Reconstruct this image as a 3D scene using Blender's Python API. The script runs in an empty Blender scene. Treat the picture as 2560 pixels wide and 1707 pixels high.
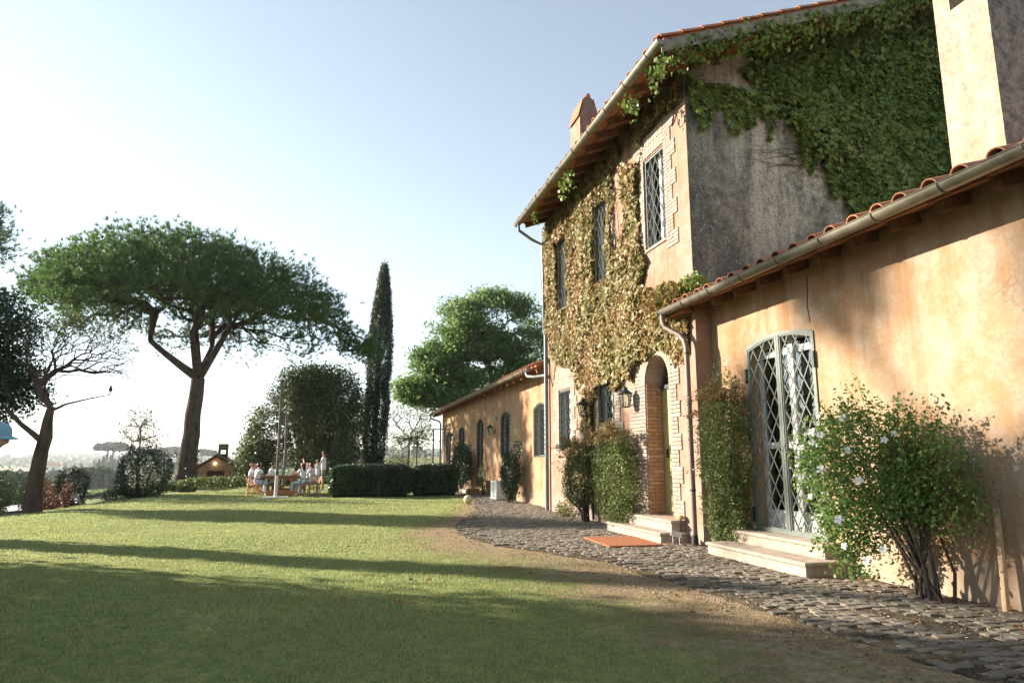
import bpy, bmesh, math, random
import numpy as np
from mathutils import Vector, Matrix, noise as mnoise

sc = bpy.context.scene
R = math.radians
# ------------------------------------------------------------------ camera, world, sun, exposure
cam_d = bpy.data.cameras.new('camera'); cam = bpy.data.objects.new('camera', cam_d)
sc.collection.objects.link(cam); sc.camera = cam
cam.location = (0, 0, 1.4)
cam.rotation_euler = (R(90 + 9.877), 0, R(-14.479))
cam_d.sensor_width = 36; cam_d.lens = 24.0; cam_d.clip_start = .05; cam_d.clip_end = 20000

SUN_EL = R(19.5); SD = Vector((-.83, .55, 0)).normalized()          # horizontal direction towards the sun
sunv = Vector((SD.x * math.cos(SUN_EL), SD.y * math.cos(SUN_EL), math.sin(SUN_EL)))
ld = bpy.data.lights.new('sun', 'SUN'); sun = bpy.data.objects.new('sun', ld); sc.collection.objects.link(sun)
ld.energy = 5.0; ld.angle = R(.55); ld.color = (1.0, .86, .72)
sun.rotation_euler = sunv.to_track_quat('Z', 'Y').to_euler()
w = bpy.data.worlds.new('World'); sc.world = w; w.use_nodes = True
wn = w.node_tree; bg = wn.nodes['Background']
sky = wn.nodes.new('ShaderNodeTexSky'); sky.sky_type = 'NISHITA'; sky.sun_disc = False
sky.sun_elevation = SUN_EL; sky.sun_rotation = math.atan2(SD.x, SD.y)
sky.altitude = 100; sky.air_density = 1.0; sky.dust_density = .2; sky.ozone_density = 2.0
hs = wn.nodes.new('ShaderNodeHueSaturation'); hs.inputs['Saturation'].default_value = .55; hs.inputs['Hue'].default_value = .49
wn.links.new(sky.outputs[0], hs.inputs['Color']); wn.links.new(hs.outputs[0], bg.inputs[0]); bg.inputs[1].default_value = .078
vs = sc.view_settings; vs.view_transform = 'Standard'; vs.look = 'None'; vs.gamma = 1; vs.exposure = 1.85
vs.use_curve_mapping = False
sc.cycles.max_bounces = 8; sc.cycles.transparent_max_bounces = 16; sc.cycles.volume_bounces = 0
sc.cycles.use_denoising = True
try: sc.cycles.sample_clamp_indirect = 6
except Exception: pass

rng = np.random.default_rng(7); random.seed(7)
COL = sc.collection
WL = {}                                                          # world origin of every object
# ------------------------------------------------------------------ helpers
def tag(o, label=None, cat=None, group=None, kind=None):
    if label: o['label'] = label
    if cat: o['category'] = cat
    if group: o['group'] = group
    if kind: o['kind'] = kind
    return o
def thing(name, label, cat, loc=(0, 0, 0), rz=0, group=None):
    o = bpy.data.objects.new(name, None); COL.objects.link(o); o.empty_display_size = .1
    o.location = loc; o.rotation_euler = (0, 0, rz); WL[o.name] = Vector(loc) if rz == 0 else Vector((0, 0, 0))
    return tag(o, label, cat, group)
def mk_mesh(name, V, F, mat, smooth=False):
    """V (n,3) array, F (m,k) array or list of tuples"""
    me = bpy.data.meshes.new(name)
    if isinstance(F, np.ndarray):
        m, k = F.shape
        me.vertices.add(len(V)); me.vertices.foreach_set('co', np.ascontiguousarray(V, dtype=np.float32).ravel())
        me.loops.add(m * k); me.loops.foreach_set('vertex_index', np.ascontiguousarray(F, dtype=np.int32).ravel())
        me.polygons.add(m); me.polygons.foreach_set('loop_start', np.arange(0, m * k, k, dtype=np.int32))
        me.update(calc_edges=True)
    else:
        me.from_pydata([tuple(v) for v in V], [], F); me.update()
    if mat: me.materials.append(mat)
    if smooth: me.polygons.foreach_set('use_smooth', [True] * len(me.polygons))
    return me
def link(name, me, parent=None, wl=None):
    o = bpy.data.objects.new(name, me); COL.objects.link(o)
    if parent is not None: o.parent = parent
    WL[o.name] = wl if wl is not None else (WL[parent.name] if parent is not None else Vector((0, 0, 0)))
    return o
class MB:
    def __init__(s): s.v = []; s.f = []
    def add(s, V, F):
        b = len(s.v); s.v += [tuple(p) for p in V]; s.f += [tuple(i + b for i in f) for f in F]; return s
    def box(s, x0, x1, y0, y1, z0, z1):
        return s.add([(x0,y0,z0),(x1,y0,z0),(x1,y1,z0),(x0,y1,z0),(x0,y0,z1),(x1,y0,z1),(x1,y1,z1),(x0,y1,z1)],
                     [(0,3,2,1),(4,5,6,7),(0,1,5,4),(1,2,6,5),(2,3,7,6),(3,0,4,7)])
    def obox(s, c, dx, dy, dz, M=None, bev=0):
        """box centred on c with half sizes along the axes of matrix M"""
        P = [(-dx,-dy,-dz),(dx,-dy,-dz),(dx,dy,-dz),(-dx,dy,-dz),(-dx,-dy,dz),(dx,-dy,dz),(dx,dy,dz),(-dx,dy,dz)]
        c = Vector(c); P = [(M @ Vector(p) if M else Vector(p)) + c for p in P]
        return s.add(P, [(0,3,2,1),(4,5,6,7),(0,1,5,4),(1,2,6,5),(2,3,7,6),(3,0,4,7)])
    def tube(s, pts, rad, n=6, cap=True):
        pts = [Vector(p) for p in pts]; m = len(pts)
        if not hasattr(rad, '__len__'): rad = [rad] * m
        V = []; prev = None
        for i, p in enumerate(pts):
            t = (pts[min(i + 1, m - 1)] - pts[max(i - 1, 0)])
            if t.length < 1e-9: t = Vector((0, 0, 1))
            t.normalize()
            if prev is None:
                a = t.cross(Vector((0, 0, 1)) if abs(t.z) < .9 else Vector((1, 0, 0))).normalized()
            else:
                a = (prev - t * prev.dot(t))
                a = a.normalized() if a.length > 1e-6 else t.orthogonal().normalized()
            prev = a; b = t.cross(a)
            for k in range(n):
                th = 2 * math.pi * k / n
                V.append(p + (a * math.cos(th) + b * math.sin(th)) * rad[i])
        F = [(i*n+k, i*n+(k+1) % n, (i+1)*n+(k+1) % n, (i+1)*n+k) for i in range(m-1) for k in range(n)]
        if cap: F += [tuple(range(n-1, -1, -1)), tuple((m-1)*n + k for k in range(n))]
        return s.add(V, F)
    def lathe(s, prof, c=(0,0,0), n=12, sx=1, sy=1):
        V = []; m = len(prof)
        for r, z in prof:
            for k in range(n):
                a = 2*math.pi*k/n; V.append((c[0]+r*sx*math.cos(a), c[1]+r*sy*math.sin(a), c[2]+z))
        F = [(i*n+k, i*n+(k+1) % n, (i+1)*n+(k+1) % n, (i+1)*n+k) for i in range(m-1) for k in range(n)]
        F += [tuple(range(n-1, -1, -1)), tuple((m-1)*n + k for k in range(n))]
        return s.add(V, F)
    def prism_x(s, poly, x0, x1):
        """poly of (y,z) counter-clockwise seen from -x ... extruded along x"""
        n = len(poly)
        V = [(x0, y, z) for y, z in poly] + [(x1, y, z) for y, z in poly]
        F = [tuple(range(n)), tuple(range(2*n-1, n-1, -1))] + [(i, i+n, (i+1) % n + n, (i+1) % n) for i in range(n)]
        return s.add(V, F)
    def prism_y(s, poly, y0, y1):
        n = len(poly)
        V = [(x, y0, z) for x, z in poly] + [(x, y1, z) for x, z in poly]
        F = [tuple(range(n)), tuple(range(2*n-1, n-1, -1))] + [(i, i+n, (i+1) % n + n, (i+1) % n) for i in range(n)]
        return s.add(V, F)
    def prism_z(s, poly, z0, z1):
        n = len(poly)
        V = [(x, y, z0) for x, y in poly] + [(x, y, z1) for x, y in poly]
        F = [tuple(range(n)), tuple(range(2*n-1, n-1, -1))] + [(i, i+n, (i+1) % n + n, (i+1) % n) for i in range(n)]
        return s.add(V, F)
    def ring_x(s, A, B, x0, x1):
        """frame between outer polygon A and inner polygon B (same count), from x0 to x1"""
        n = len(A)
        V = [(x0,)+tuple(p) for p in A] + [(x0,)+tuple(p) for p in B] + [(x1,)+tuple(p) for p in A] + [(x1,)+tuple(p) for p in B]
        F = []
        for i in range(n):
            j = (i+1) % n
            F += [(i, j, n+j, n+i), (2*n+i, 3*n+i, 3*n+j, 2*n+j), (n+i, n+j, 3*n+j, 3*n+i), (i, 2*n+i, 2*n+j, j)]
        return s.add(V, F)
    def build(s, name, mat, parent=None, smooth=False, fixn=True):
        wl = WL[parent.name] if parent is not None else Vector((0, 0, 0))
        me = mk_mesh(name, [(v[0]-wl.x, v[1]-wl.y, v[2]-wl.z) for v in s.v], s.f, mat)
        if fixn:
            bm = bmesh.new(); bm.from_mesh(me); bmesh.ops.recalc_face_normals(bm, faces=bm.faces); bm.to_mesh(me); bm.free()
        if smooth:
            me.polygons.foreach_set('use_smooth', [True] * len(me.polygons))
            try: me.set_sharp_from_angle(angle=R(45))
            except Exception: pass
        return link(name, me, parent)
def np_part(name, V, F, mat, parent=None, smooth=False, kind=None):
    if parent is not None:
        wl = WL[parent.name]; V = V - np.array(wl)
    o = link(name, mk_mesh(name, V, F, mat, smooth), parent)
    if kind: o['kind'] = kind
    return o
def cat_np(parts):
    V = []; F = []; b = 0
    for v, f in parts:
        V.append(v); F.append(f + b); b += len(v)
    return np.concatenate(V), np.concatenate(F)
def nz(x, y, z=0): return mnoise.noise(Vector((x, y, z)))
def copy_tree(o, parent=None):
    c = o.copy(); COL.objects.link(c)
    if parent is not None: c.parent = parent
    WL[c.name] = WL[o.name]
    for ch in list(o.children): copy_tree(ch, c)
    return c

# ------------------------------------------------------------------ materials
def s2l(c): return tuple(((x/255)/12.92 if x/255 <= .04045 else ((x/255+.055)/1.055)**2.4) for x in c)
class NT:
    def __init__(s, name):
        s.m = bpy.data.materials.new(name); s.m.use_nodes = True; s.t = s.m.node_tree
        s.b = s.t.nodes['Principled BSDF']; s.out = s.t.nodes['Material Output']
    def n(s, typ, **k):
        nd = s.t.nodes.new(typ)
        for a, v in k.items(): setattr(nd, a, v)
        return nd
    def l(s, a, b): s.t.links.new(a, b)
    def pos(s, scale=(1, 1, 1)):
        g = s.n('ShaderNodeNewGeometry'); mp = s.n('ShaderNodeMapping'); mp.inputs['Scale'].default_value = scale
        s.l(g.outputs['Position'], mp.inputs['Vector']); return mp.outputs[0]
    def noise(s, scale, detail=4, rough=.6, vec=None, dist=0):
        nd = s.n('ShaderNodeTexNoise'); nd.inputs['Scale'].default_value = scale; nd.inputs['Detail'].default_value = detail
        nd.inputs['Roughness'].default_value = rough; nd.inputs['Distortion'].default_value = dist
        s.l(vec if vec is not None else s.pos(), nd.inputs['Vector']); return nd.outputs['Fac']
    def ramp(s, fac, stops):
        r = s.n('ShaderNodeValToRGB'); e = r.color_ramp.elements
        while len(e) < len(stops): e.new(.5)
        for i, (p, c) in enumerate(stops):
            e[i].position = p; e[i].color = (c, c, c, 1) if not hasattr(c, '__len__') else tuple(c) + (1,)
        s.l(fac, r.inputs[0]); return r.outputs[0]
    def mix(s, f, a, b, mode='MIX'):
        m = s.n('ShaderNodeMix', data_type='RGBA', blend_type=mode)
        for val, sock in ((f, m.inputs[0]), (a, m.inputs[6]), (b, m.inputs[7])):
            if hasattr(val, 'links'): s.l(val, sock)
            elif sock == m.inputs[0]: sock.default_value = val
            else: sock.default_value = tuple(val) + (1,)
        return m.outputs[2]
    def math(s, op, a, b=0., clamp=False):
        m = s.n('ShaderNodeMath', operation=op); m.use_clamp = clamp
        for val, sock in ((a, m.inputs[0]), (b, m.inputs[1])):
            if hasattr(val, 'links'): s.l(val, sock)
            else: sock.default_value = val
        return m.outputs[0]
    def island(s): return s.n('ShaderNodeNewGeometry').outputs['Random Per Island']
    def objrand(s): return s.n('ShaderNodeObjectInfo').outputs['Random']
    def bump(s, h, strength=.3, dist=.01):
        b = s.n('ShaderNodeBump'); b.inputs['Strength'].default_value = strength; b.inputs['Distance'].default_value = dist
        s.l(h, b.inputs['Height']); s.l(b.outputs[0], s.b.inputs['Normal'])
    def fin(s, col, rough=.8, spec=.3, metal=0):
        if hasattr(col, 'links'): s.l(col, s.b.inputs['Base Color'])
        else: s.b.inputs['Base Color'].default_value = tuple(col) + (1,)
        if hasattr(rough, 'links'): s.l(rough, s.b.inputs['Roughness'])
        else: s.b.inputs['Roughness'].default_value = rough
        s.b.inputs['Specular IOR Level'].default_value = spec; s.b.inputs['Metallic'].default_value = metal
        return s.m
def stucco(name, c1, c2, c3, stain=(.35, .2, .1), plinth=None):
    t = NT(name)
    big = t.noise(.55, 5, .6, dist=.6); mid = t.noise(2.6, 7, .68, dist=.3); fine = t.noise(22, 6, .7)
    st = t.noise(1.0, 6, .65, t.pos((1, 1.6, .16)))
    c = t.mix(t.ramp(big, [(.38, 0.), (.62, 1.)]), c1, c2)
    c = t.mix(t.ramp(mid, [(.40, 0.), (.62, .9)]), c, c3)
    c = t.mix(t.ramp(st, [(.50, 0.), (.68, .6)]), c, stain)
    c = t.mix(t.ramp(fine, [(.35, .35), (.6, 0.)]), c, stain)
    ds_ = t.n('ShaderNodeVectorMath', operation='ADD'); nc_ = t.n('ShaderNodeTexNoise'); nc_.inputs['Scale'].default_value = 2.2; nc_.inputs['Detail'].default_value = 5; t.l(t.pos(), nc_.inputs['Vector'])
    sc_ = t.n('ShaderNodeVectorMath', operation='SCALE'); sc_.inputs['Scale'].default_value = .8; t.l(nc_.outputs['Color'], sc_.inputs[0]); t.l(t.pos(), ds_.inputs[0]); t.l(sc_.outputs[0], ds_.inputs[1])
    vc_ = t.n('ShaderNodeTexVoronoi', feature='DISTANCE_TO_EDGE'); vc_.inputs['Scale'].default_value = .75; t.l(ds_.outputs[0], vc_.inputs['Vector'])
    crack = t.math('MULTIPLY', t.ramp(vc_.outputs['Distance'], [(.0, 1.), (.009, 0.)]), t.ramp(t.noise(.9, 3), [(.54, 0.), (.6, .4)]))
    c = t.mix(crack, c, tuple(q*.45 for q in stain))
    st2 = t.noise(1.0, 7, .75, t.pos((3.5, 4.5, .22)))
    z = t.n('ShaderNodeSeparateXYZ'); t.l(t.pos(), z.inputs[0])
    up = t.ramp(t.math('MULTIPLY', z.outputs[2], .25), [(.55, 0.), (.95, 1.)])
    c = t.mix(t.math('MULTIPLY', t.ramp(st2, [(.5, 0.), (.64, .38)]), t.math('ADD', up, .15), True), c, tuple(q*.75 for q in stain))
    zz = t.math('ADD', z.outputs[2], t.math('MULTIPLY', t.noise(1.7, 5, .6), 1.2))
    low = t.ramp(t.math('MULTIPLY', zz, .5), [(.3, 1.), (.62, 0.)])
    c = t.mix(t.math('MULTIPLY', low, .55), c, plinth if plinth else (.62, .5, .36))
    c = t.mix(t.ramp(t.noise(60, 6, .8), [(.38, .35), (.5, 0.)]), c, stain)
    h = t.math('ADD', t.math('MULTIPLY', mid, 2.0), t.noise(70, 5, .7))
    t.bump(h, .35, .006)
    return t.fin(c, .92, .15)
def simple(name, c, rough=.7, spec=.3, metal=0, var=.25, scale=6, bump=0):
    t = NT(name); n = t.noise(scale, 5, .6)
    col = t.mix(t.ramp(n, [(.3, 0.), (.7, 1.)]), tuple(x*(1-var) for x in c), tuple(min(1, x*(1+var)) for x in c))
    if bump: t.bump(t.noise(scale*8, 4), bump, .004)
    return t.fin(col, rough, spec, metal)
def leafmat(name, cols, trans=.35, rough=.55, nscale=.35, spec=.3):
    """cols: list of colours over the random of each leaf"""
    t = NT(name); isl = t.island(); big = t.noise(nscale, 3, .6)
    f = t.math('ADD', t.math('MULTIPLY', isl, .65), t.math('MULTIPLY', t.ramp(big, [(.3, 0.), (.7, 1.)]), .35))
    c = t.ramp(f, [(i/max(1, len(cols)-1), k) for i, k in enumerate(cols)])
    t.fin(c, rough, spec)
    tr = t.n('ShaderNodeBsdfTranslucent'); ms = t.n('ShaderNodeMixShader'); ms.inputs[0].default_value = trans
    t.l(t.mix(.5, c, (.35, .4, .05), 'MULTIPLY') if False else c, tr.inputs[0])
    t.l(t.b.outputs[0], ms.inputs[1]); t.l(tr.outputs[0], ms.inputs[2]); t.l(ms.outputs[0], t.out.inputs[0])
    return t.m
def barkmat(name, a, b, scale=5, stretch=.18):
    t = NT(name); n = t.noise(scale, 7, .7, t.pos((1, 1, stretch))); v = t.n('ShaderNodeTexVoronoi'); v.inputs['Scale'].default_value = scale*1.3
    t.l(t.pos((1, 1, stretch*1.5)), v.inputs['Vector'])
    f = t.math('MULTIPLY', n, t.math('ADD', v.outputs['Distance'], .45))
    c = t.ramp(f, [(.15, a), (.55, b)])
    t.bump(f, 1., .06); return t.fin(c, .95, .1)
def glassmat(name, tint=(.8, .9, .85), refl=.55):
    t = NT(name); t.t.nodes.remove(t.b)
    tr = t.n('ShaderNodeBsdfTransparent'); tr.inputs[0].default_value = tint + (1,)
    gl = t.n('ShaderNodeBsdfGlossy'); gl.inputs['Roughness'].default_value = .02; gl.inputs[0].default_value = (1, 1, 1, 1)
    bp = t.n('ShaderNodeBump'); bp.inputs['Strength'].default_value = .06; bp.inputs['Distance'].default_value = .02
    t.l(t.noise(2.5, 2), bp.inputs['Height']); t.l(bp.outputs[0], gl.inputs['Normal'])
    fr = t.n('ShaderNodeFresnel'); fr.inputs[0].default_value = 1.5
    f = t.math('ADD', t.math('MULTIPLY', fr.outputs[0], 1.6), .1, True)
    ms = t.n('ShaderNodeMixShader'); t.l(f, ms.inputs[0]); t.l(tr.outputs[0], ms.inputs[1]); t.l(gl.outputs[0], ms.inputs[2])
    t.l(ms.outputs[0], t.out.inputs[0]); return t.m

M = {}
M['stucco_near'] = stucco('stucco_near', (0.310, 0.185, 0.090), (0.342, 0.239, 0.145), (0.388, 0.316, 0.240), (0.241, 0.119, 0.050), (0.342, 0.305, 0.248))
M['stucco_main'] = stucco('stucco_main', (0.294, 0.192, 0.140), (0.268, 0.162, 0.101), (0.321, 0.251, 0.208), (0.221, 0.120, 0.069), (0.307, 0.271, 0.250))
M['stucco_far'] = stucco('stucco_far', (0.323, 0.177, 0.086), (0.356, 0.230, 0.130), (0.390, 0.308, 0.215), (0.238, 0.106, 0.041), (0.356, 0.300, 0.223))
t = NT('gable_plaster')
n1 = t.noise(.8, 8, .72, dist=.8); n2 = t.noise(5, 8, .75); n3 = t.noise(1.6, 6, .7, t.pos((2.2, 1, .35)))
c = t.ramp(n1, [(.36, s2l((106, 112, 108))), (.5, s2l((150, 152, 140))), (.66, s2l((200, 196, 174)))])
c = t.mix(t.ramp(n2, [(.38, .85), (.56, 0.)]), c, s2l((82, 88, 86)))
c = t.mix(t.ramp(n3, [(.46, 0.), (.62, .85)]), c, s2l((202, 200, 184)))
sx = t.n('ShaderNodeSeparateXYZ'); t.l(t.pos(), sx.inputs[0])
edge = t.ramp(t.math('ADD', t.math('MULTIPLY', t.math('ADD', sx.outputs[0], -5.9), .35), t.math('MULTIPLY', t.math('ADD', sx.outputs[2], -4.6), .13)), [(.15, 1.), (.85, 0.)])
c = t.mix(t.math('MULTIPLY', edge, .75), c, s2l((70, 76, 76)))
vo = t.n('ShaderNodeTexVoronoi'); vo.inputs['Scale'].default_value = 21; t.l(t.pos(), vo.inputs['Vector'])
spk = t.math('MULTIPLY', t.ramp(vo.outputs['Distance'], [(.22, 1.), (.36, 0.)]), t.ramp(t.noise(11, 5, .8), [(.5, 0.), (.6, 1.)]))
c = t.mix(t.math('MULTIPLY', t.math('MULTIPLY', spk, .7), t.math('ADD', edge, .08), True), c, s2l((212, 214, 214)))
fine = t.noise(26, 8, .82); c = t.mix(t.ramp(fine, [(.40, .75), (.52, 0.)]), c, s2l((74, 78, 76)))
c = t.mix(t.ramp(t.noise(17, 8, .85), [(.56, 0.), (.68, .7)]), c, s2l((214, 208, 190)))
t.bump(t.noise(40, 6, .7), .7, .012); M['gable'] = t.fin(c, .95, .1)
t = NT('chimney_plaster')
n1 = t.noise(1.1, 7, .7, dist=.5); n2 = t.noise(9, 8, .75); n3 = t.noise(2, 5, .6, t.pos((1.5, 1.5, .2)))
c = t.ramp(n1, [(.35, (.36, .25, .15)), (.55, (.37, .315, .23)), (.7, (.33, .31, .25))])
sx = t.n('ShaderNodeSeparateXYZ'); t.l(t.pos(), sx.inputs[0])
lowz = t.ramp(t.math('MULTIPLY', t.math('ADD', sx.outputs[2], -6.5), .2), [(.1, 1.), (.8, 0.)])
c = t.mix(t.math('MULTIPLY', t.ramp(n2, [(.4, .9), (.58, 0.)]), t.math('ADD', lowz, .15), True), c, s2l((120, 116, 104)))
c = t.mix(t.math('MULTIPLY', t.ramp(n3, [(.5, 0.), (.65, 1.)]), .4), c, s2l((196, 184, 160)))
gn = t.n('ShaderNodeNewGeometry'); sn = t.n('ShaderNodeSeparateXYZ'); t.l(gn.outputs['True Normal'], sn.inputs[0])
c = t.mix(t.ramp(t.math('MULTIPLY', sn.outputs[1], -1), [(.4, 0.), (.6, .8)]), c, t.ramp(n2, [(.35, s2l((66, 68, 74))), (.65, s2l((140, 138, 132)))]))  # shade of the faces turned from the sun put in as dark grey
t.bump(t.noise(30, 6, .7), .5, .01); M['chimney'] = t.fin(c, .95, .1)
def claymat(name, cols, lich=.5):
    t = NT(name); f = t.math('ADD', t.math('MULTIPLY', t.island(), .5), t.math('MULTIPLY', t.objrand(), .5))
    c = t.ramp(f, [(i/(len(cols)-1), k) for i, k in enumerate(cols)])
    n = t.noise(9, 7, .7); c = t.mix(t.ramp(n, [(.5, 0.), (.72, lich)]), c, (.10, .07, .05))
    n = t.noise(14, 6, .7); c = t.mix(t.ramp(n, [(.55, 0.), (.7, lich)]), c, (.55, .45, .30))
    t.bump(t.noise(45, 5), .4, .004); return t.fin(c, .85, .2)
M['tile'] = claymat('terracotta_tile', [(.26, .10, .05), (.38, .16, .08), (.31, .13, .065), (.44, .23, .13)])
M['mortar'] = simple('mortar', (.45, .36, .26), .95, .1, var=.3, scale=20, bump=.5)
M['brick'] = claymat('pale_brick', [(0.269, 0.194, 0.143), (0.329, 0.261, 0.202), (0.292, 0.224, 0.180), (0.359, 0.306, 0.254), (0.261, 0.180, 0.128)], .3)
M['brick_red'] = claymat('reveal_brick', [(.26, .13, .08), (.33, .19, .12), (.29, .17, .11), (.38, .27, .18), (.22, .11, .065)], .3)
M['plank'] = claymat('eave_board', [(0.195, 0.078, 0.039), (0.273, 0.117, 0.052), (0.234, 0.098, 0.046)], .4)
M['rafter'] = simple('rafter_wood', (.16, .085, .045), .8, .2, var=.35, scale=8)
M['gutter'] = simple('zinc_gutter', (.20, .185, .14), .42, .5, .55, var=.3, scale=5)
M['pipe_brown'] = simple('brown_pipe', (.20, .15, .125), .5, .4, .2, var=.2)
M['pipe_green'] = simple('green_grey_pipe', (.15, .18, .18), .5, .4, .2, var=.2)
M['iron_dark'] = simple('dark_iron', (.025, .035, .035), .5, .4, .3, var=.2)
M['paint_green'] = simple('sage_green_paint', (.115, .14, .118), .5, .4, 0, var=.12)
M['paint_teal'] = simple('dark_green_paint', (.022, .04, .038), .5, .4, 0, var=.15)
M['white_paint'] = simple('white_paint', (.62, .62, .59), .5, .4, 0, var=.06)
M['curtain'] = simple('curtain_cloth', (.24, .30, .28), .9, .1, 0, var=.1)
M['curtain_white'] = simple('white_curtain', (.80, .79, .75), .9, .1, 0, var=.06)
M['room'] = simple('room_dark', (.10, .09, .08), .9, .1)
M['glass'] = glassmat('window_glass')
M['stone'] = simple('travertine_step', (0.313, 0.266, 0.211), .85, .2, 0, var=.28, scale=7, bump=.3)
M['door_olive'] = simple('olive_door', (.33, .31, .13), .55, .3, 0, var=.1)
M['mat'] = simple('coir_mat', (0.315, 0.135, 0.075), .95, .05, 0, var=.45, scale=60, bump=.8)
M['bark_pine'] = barkmat('pine_bark', (.022, .018, .015), (.10, .075, .06), 3.2, .22)
M['bark'] = barkmat('grey_bark', (.035, .028, .022), (.14, .11, .085), 6, .25)
M['twig'] = simple('twig', (.10, .075, .05), .9, .1, var=.3)
M['vine_stem'] = simple('vine_stem', (.07, .055, .045), .9, .1, var=.3)
M['pine'] = leafmat('pine_needles', [(.035, .08, .025), (.06, .125, .036), (.095, .165, .045), (.14, .205, .06)], .45, .5)
M['cypress'] = leafmat('cypress_leaf', [(.022, .045, .022), (.04, .075, .032), (.07, .10, .04)], .2)
M['oak'] = leafmat('holm_oak_leaf', [(.03, .055, .018), (.055, .09, .028), (.11, .14, .042), (.17, .19, .06)], .3, .4)
M['ailanthus'] = leafmat('feathery_leaf', [(.10, .17, .045), (.15, .24, .07), (.22, .31, .10)], .6)
M['airy'] = leafmat('pale_leaf', [(.09, .13, .05), (.14, .19, .075), (.20, .25, .10)], .45)
M['brownish'] = leafmat('dry_tree_leaf', [(.10, .08, .035), (.13, .12, .05), (.08, .08, .035)], .4)
M['hedge'] = leafmat('laurel_hedge_leaf', [(.014, .036, .018), (.028, .062, .028), (.055, .10, .042), (.08, .13, .05)], .2, .3, spec=.5)
M['bushdark'] = leafmat('dark_bush_leaf', [(.014, .035, .018), (.024, .055, .026), (.045, .08, .035)], .18, .4)
M['redleaf'] = leafmat('red_photinia_leaf', [(.10, .10, .04), (.24, .07, .045), (.34, .10, .07)], .35)
M['jasmine'] = leafmat('jasmine_leaf', [(.045, .08, .02), (.075, .125, .032), (.14, .19, .055), (.22, .25, .09), (.30, .18, .08)], .35, .4, nscale=1.5)
M['rose'] = leafmat('rose_leaf', [(.06, .13, .03), (.10, .19, .045), (.17, .26, .07), (.24, .31, .11)], .45, .35)
M['petal'] = simple('white_petal', (.80, .78, .72), .6, .2, var=.05)
M['ivy_front'] = leafmat('autumn_creeper_leaf', [(.075, .125, .028), (.14, .17, .04), (.22, .19, .055), (.28, .18, .07), (.16, .16, .04), (.31, .15, .07), (.28, .08, .045)], .25, .5, nscale=.9)
M['ivy_gable'] = leafmat('green_creeper_leaf', [(.05, .10, .022), (.11, .18, .04), (.19, .27, .06), (.28, .33, .09)], .3, .4, nscale=.5)
M['wild'] = leafmat('wild_plants', [(.06, .10, .03), (.12, .16, .05), (.20, .22, .09)], .35)

# ------------------------------------------------------------------ ground
LB = [(-8.2, -60), (-8.1, 8), (-7.9, 19.8), (-7.7, 22.5), (-7.35, 27), (-6.9, 33), (-5.3, 37.5), (-2.7, 41), (-.3, 43), (5.5, 44.5), (7, 60), (9, 90)]
LBx = np.array([p[0] for p in LB]); LBy = np.array([p[1] for p in LB])
def outside(x, y):
    """metres beyond the left or far edge of the garden (0 inside)"""
    xb = np.interp(y, LBy, LBx)
    return np.maximum(0, (xb - x)) * (y > -200)
PEx = np.array([4.6, 4.35, 4.1, 3.95, 3.75, 3.2, 2.65, 2.42, 2.5, 3.2, 4.1, 4.75, 5.1, 5.35, 5.5, 5.6])
PEy = np.array([-10, -2, 3.5, 6.2, 9.2, 10.3, 11.5, 13.2, 14.6, 17, 20.2, 23.5, 26, 28, 33, 41])
def path_edge(y): return np.interp(y, PEy, PEx)
def npn(x, y, s, seed=0):
    """cheap smooth value noise for arrays, -1..1"""
    out = np.zeros_like(x, dtype=float); a = 1.
    r = np.random.default_rng(seed)
    T = r.random((64, 64)) * 2 - 1
    for o in range(3):
        X = x * s * 2**o + 13.7*o; Y = y * s * 2**o + 7.3*o
        i = np.floor(X).astype(int); j = np.floor(Y).astype(int); fx = X - i; fy = Y - j
        fx = fx*fx*(3-2*fx); fy = fy*fy*(3-2*fy)
        g = lambda a_, b_: T[a_ % 64, b_ % 64]
        out += a * (g(i, j)*(1-fx)*(1-fy) + g(i+1, j)*fx*(1-fy) + g(i, j+1)*(1-fx)*fy + g(i+1, j+1)*fx*fy); a *= .5
    return out / 1.75
def sstep(a, b, x):
    t = np.clip((x - a) / (b - a), 0, 1); return t*t*(3-2*t)
def terrain(x, y):
    x = np.asarray(x, float); y = np.asarray(y, float)
    d = outside(x, y); r = np.hypot(x, y)
    z = -.04 - .10*np.minimum(d, 14) - .108*np.clip(d - 14, 0, 95) - .012*np.clip(d-109, 0, 350)
    z = z - .2*sstep(0, 3, d)
    ang = np.arctan2(x, y)
    far = sstep(900, 3800, r)
    z = z + far * (16 + 8*npn(ang*60, r*.0006, .35, 3) + 5*npn(ang*60, r*.002, 1.1, 4)) * sstep(-1.2, -.15, ang + .25*npn(ang*8, r*0, .5, 5) + 0*r) 
    z = z + far * 24
    z = z + .6*npn(x, y, .02, 6) * sstep(20, 120, d)
    # the land to the right of and beyond the house stays high and rises a little
    z = z + sstep(60, 400, y) * sstep(-60, 60, x + 0*y) * 3
    return z
nr, na = 150, 300
rad = np.concatenate([[0], np.geomspace(1.0, 9000, nr)])
ang = np.linspace(0, 2*np.pi, na, endpoint=False)
RR, AA = np.meshgrid(rad, ang, indexing='ij')
X = RR*np.sin(AA); Y = RR*np.cos(AA); Z = terrain(X, Y)
Z = np.where(RR > 5500, np.minimum(Z, 20), Z)
V = np.stack([X, Y, Z], -1).reshape(-1, 3)
i = np.arange(len(rad)-1)[:, None]; j = np.arange(na)[None, :]
F = np.stack([i*na + j, i*na + (j+1) % na, (i+1)*na + (j+1) % na, (i+1)*na + j], -1).reshape(-1, 4)
t = NT('terrain')
vt = t.n('ShaderNodeTexVoronoi'); vt.inputs['Scale'].default_value = .011; vt.inputs['Randomness'].default_value = .9
t.l(t.pos((1, .45, 0)), vt.inputs['Vector'])
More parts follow.
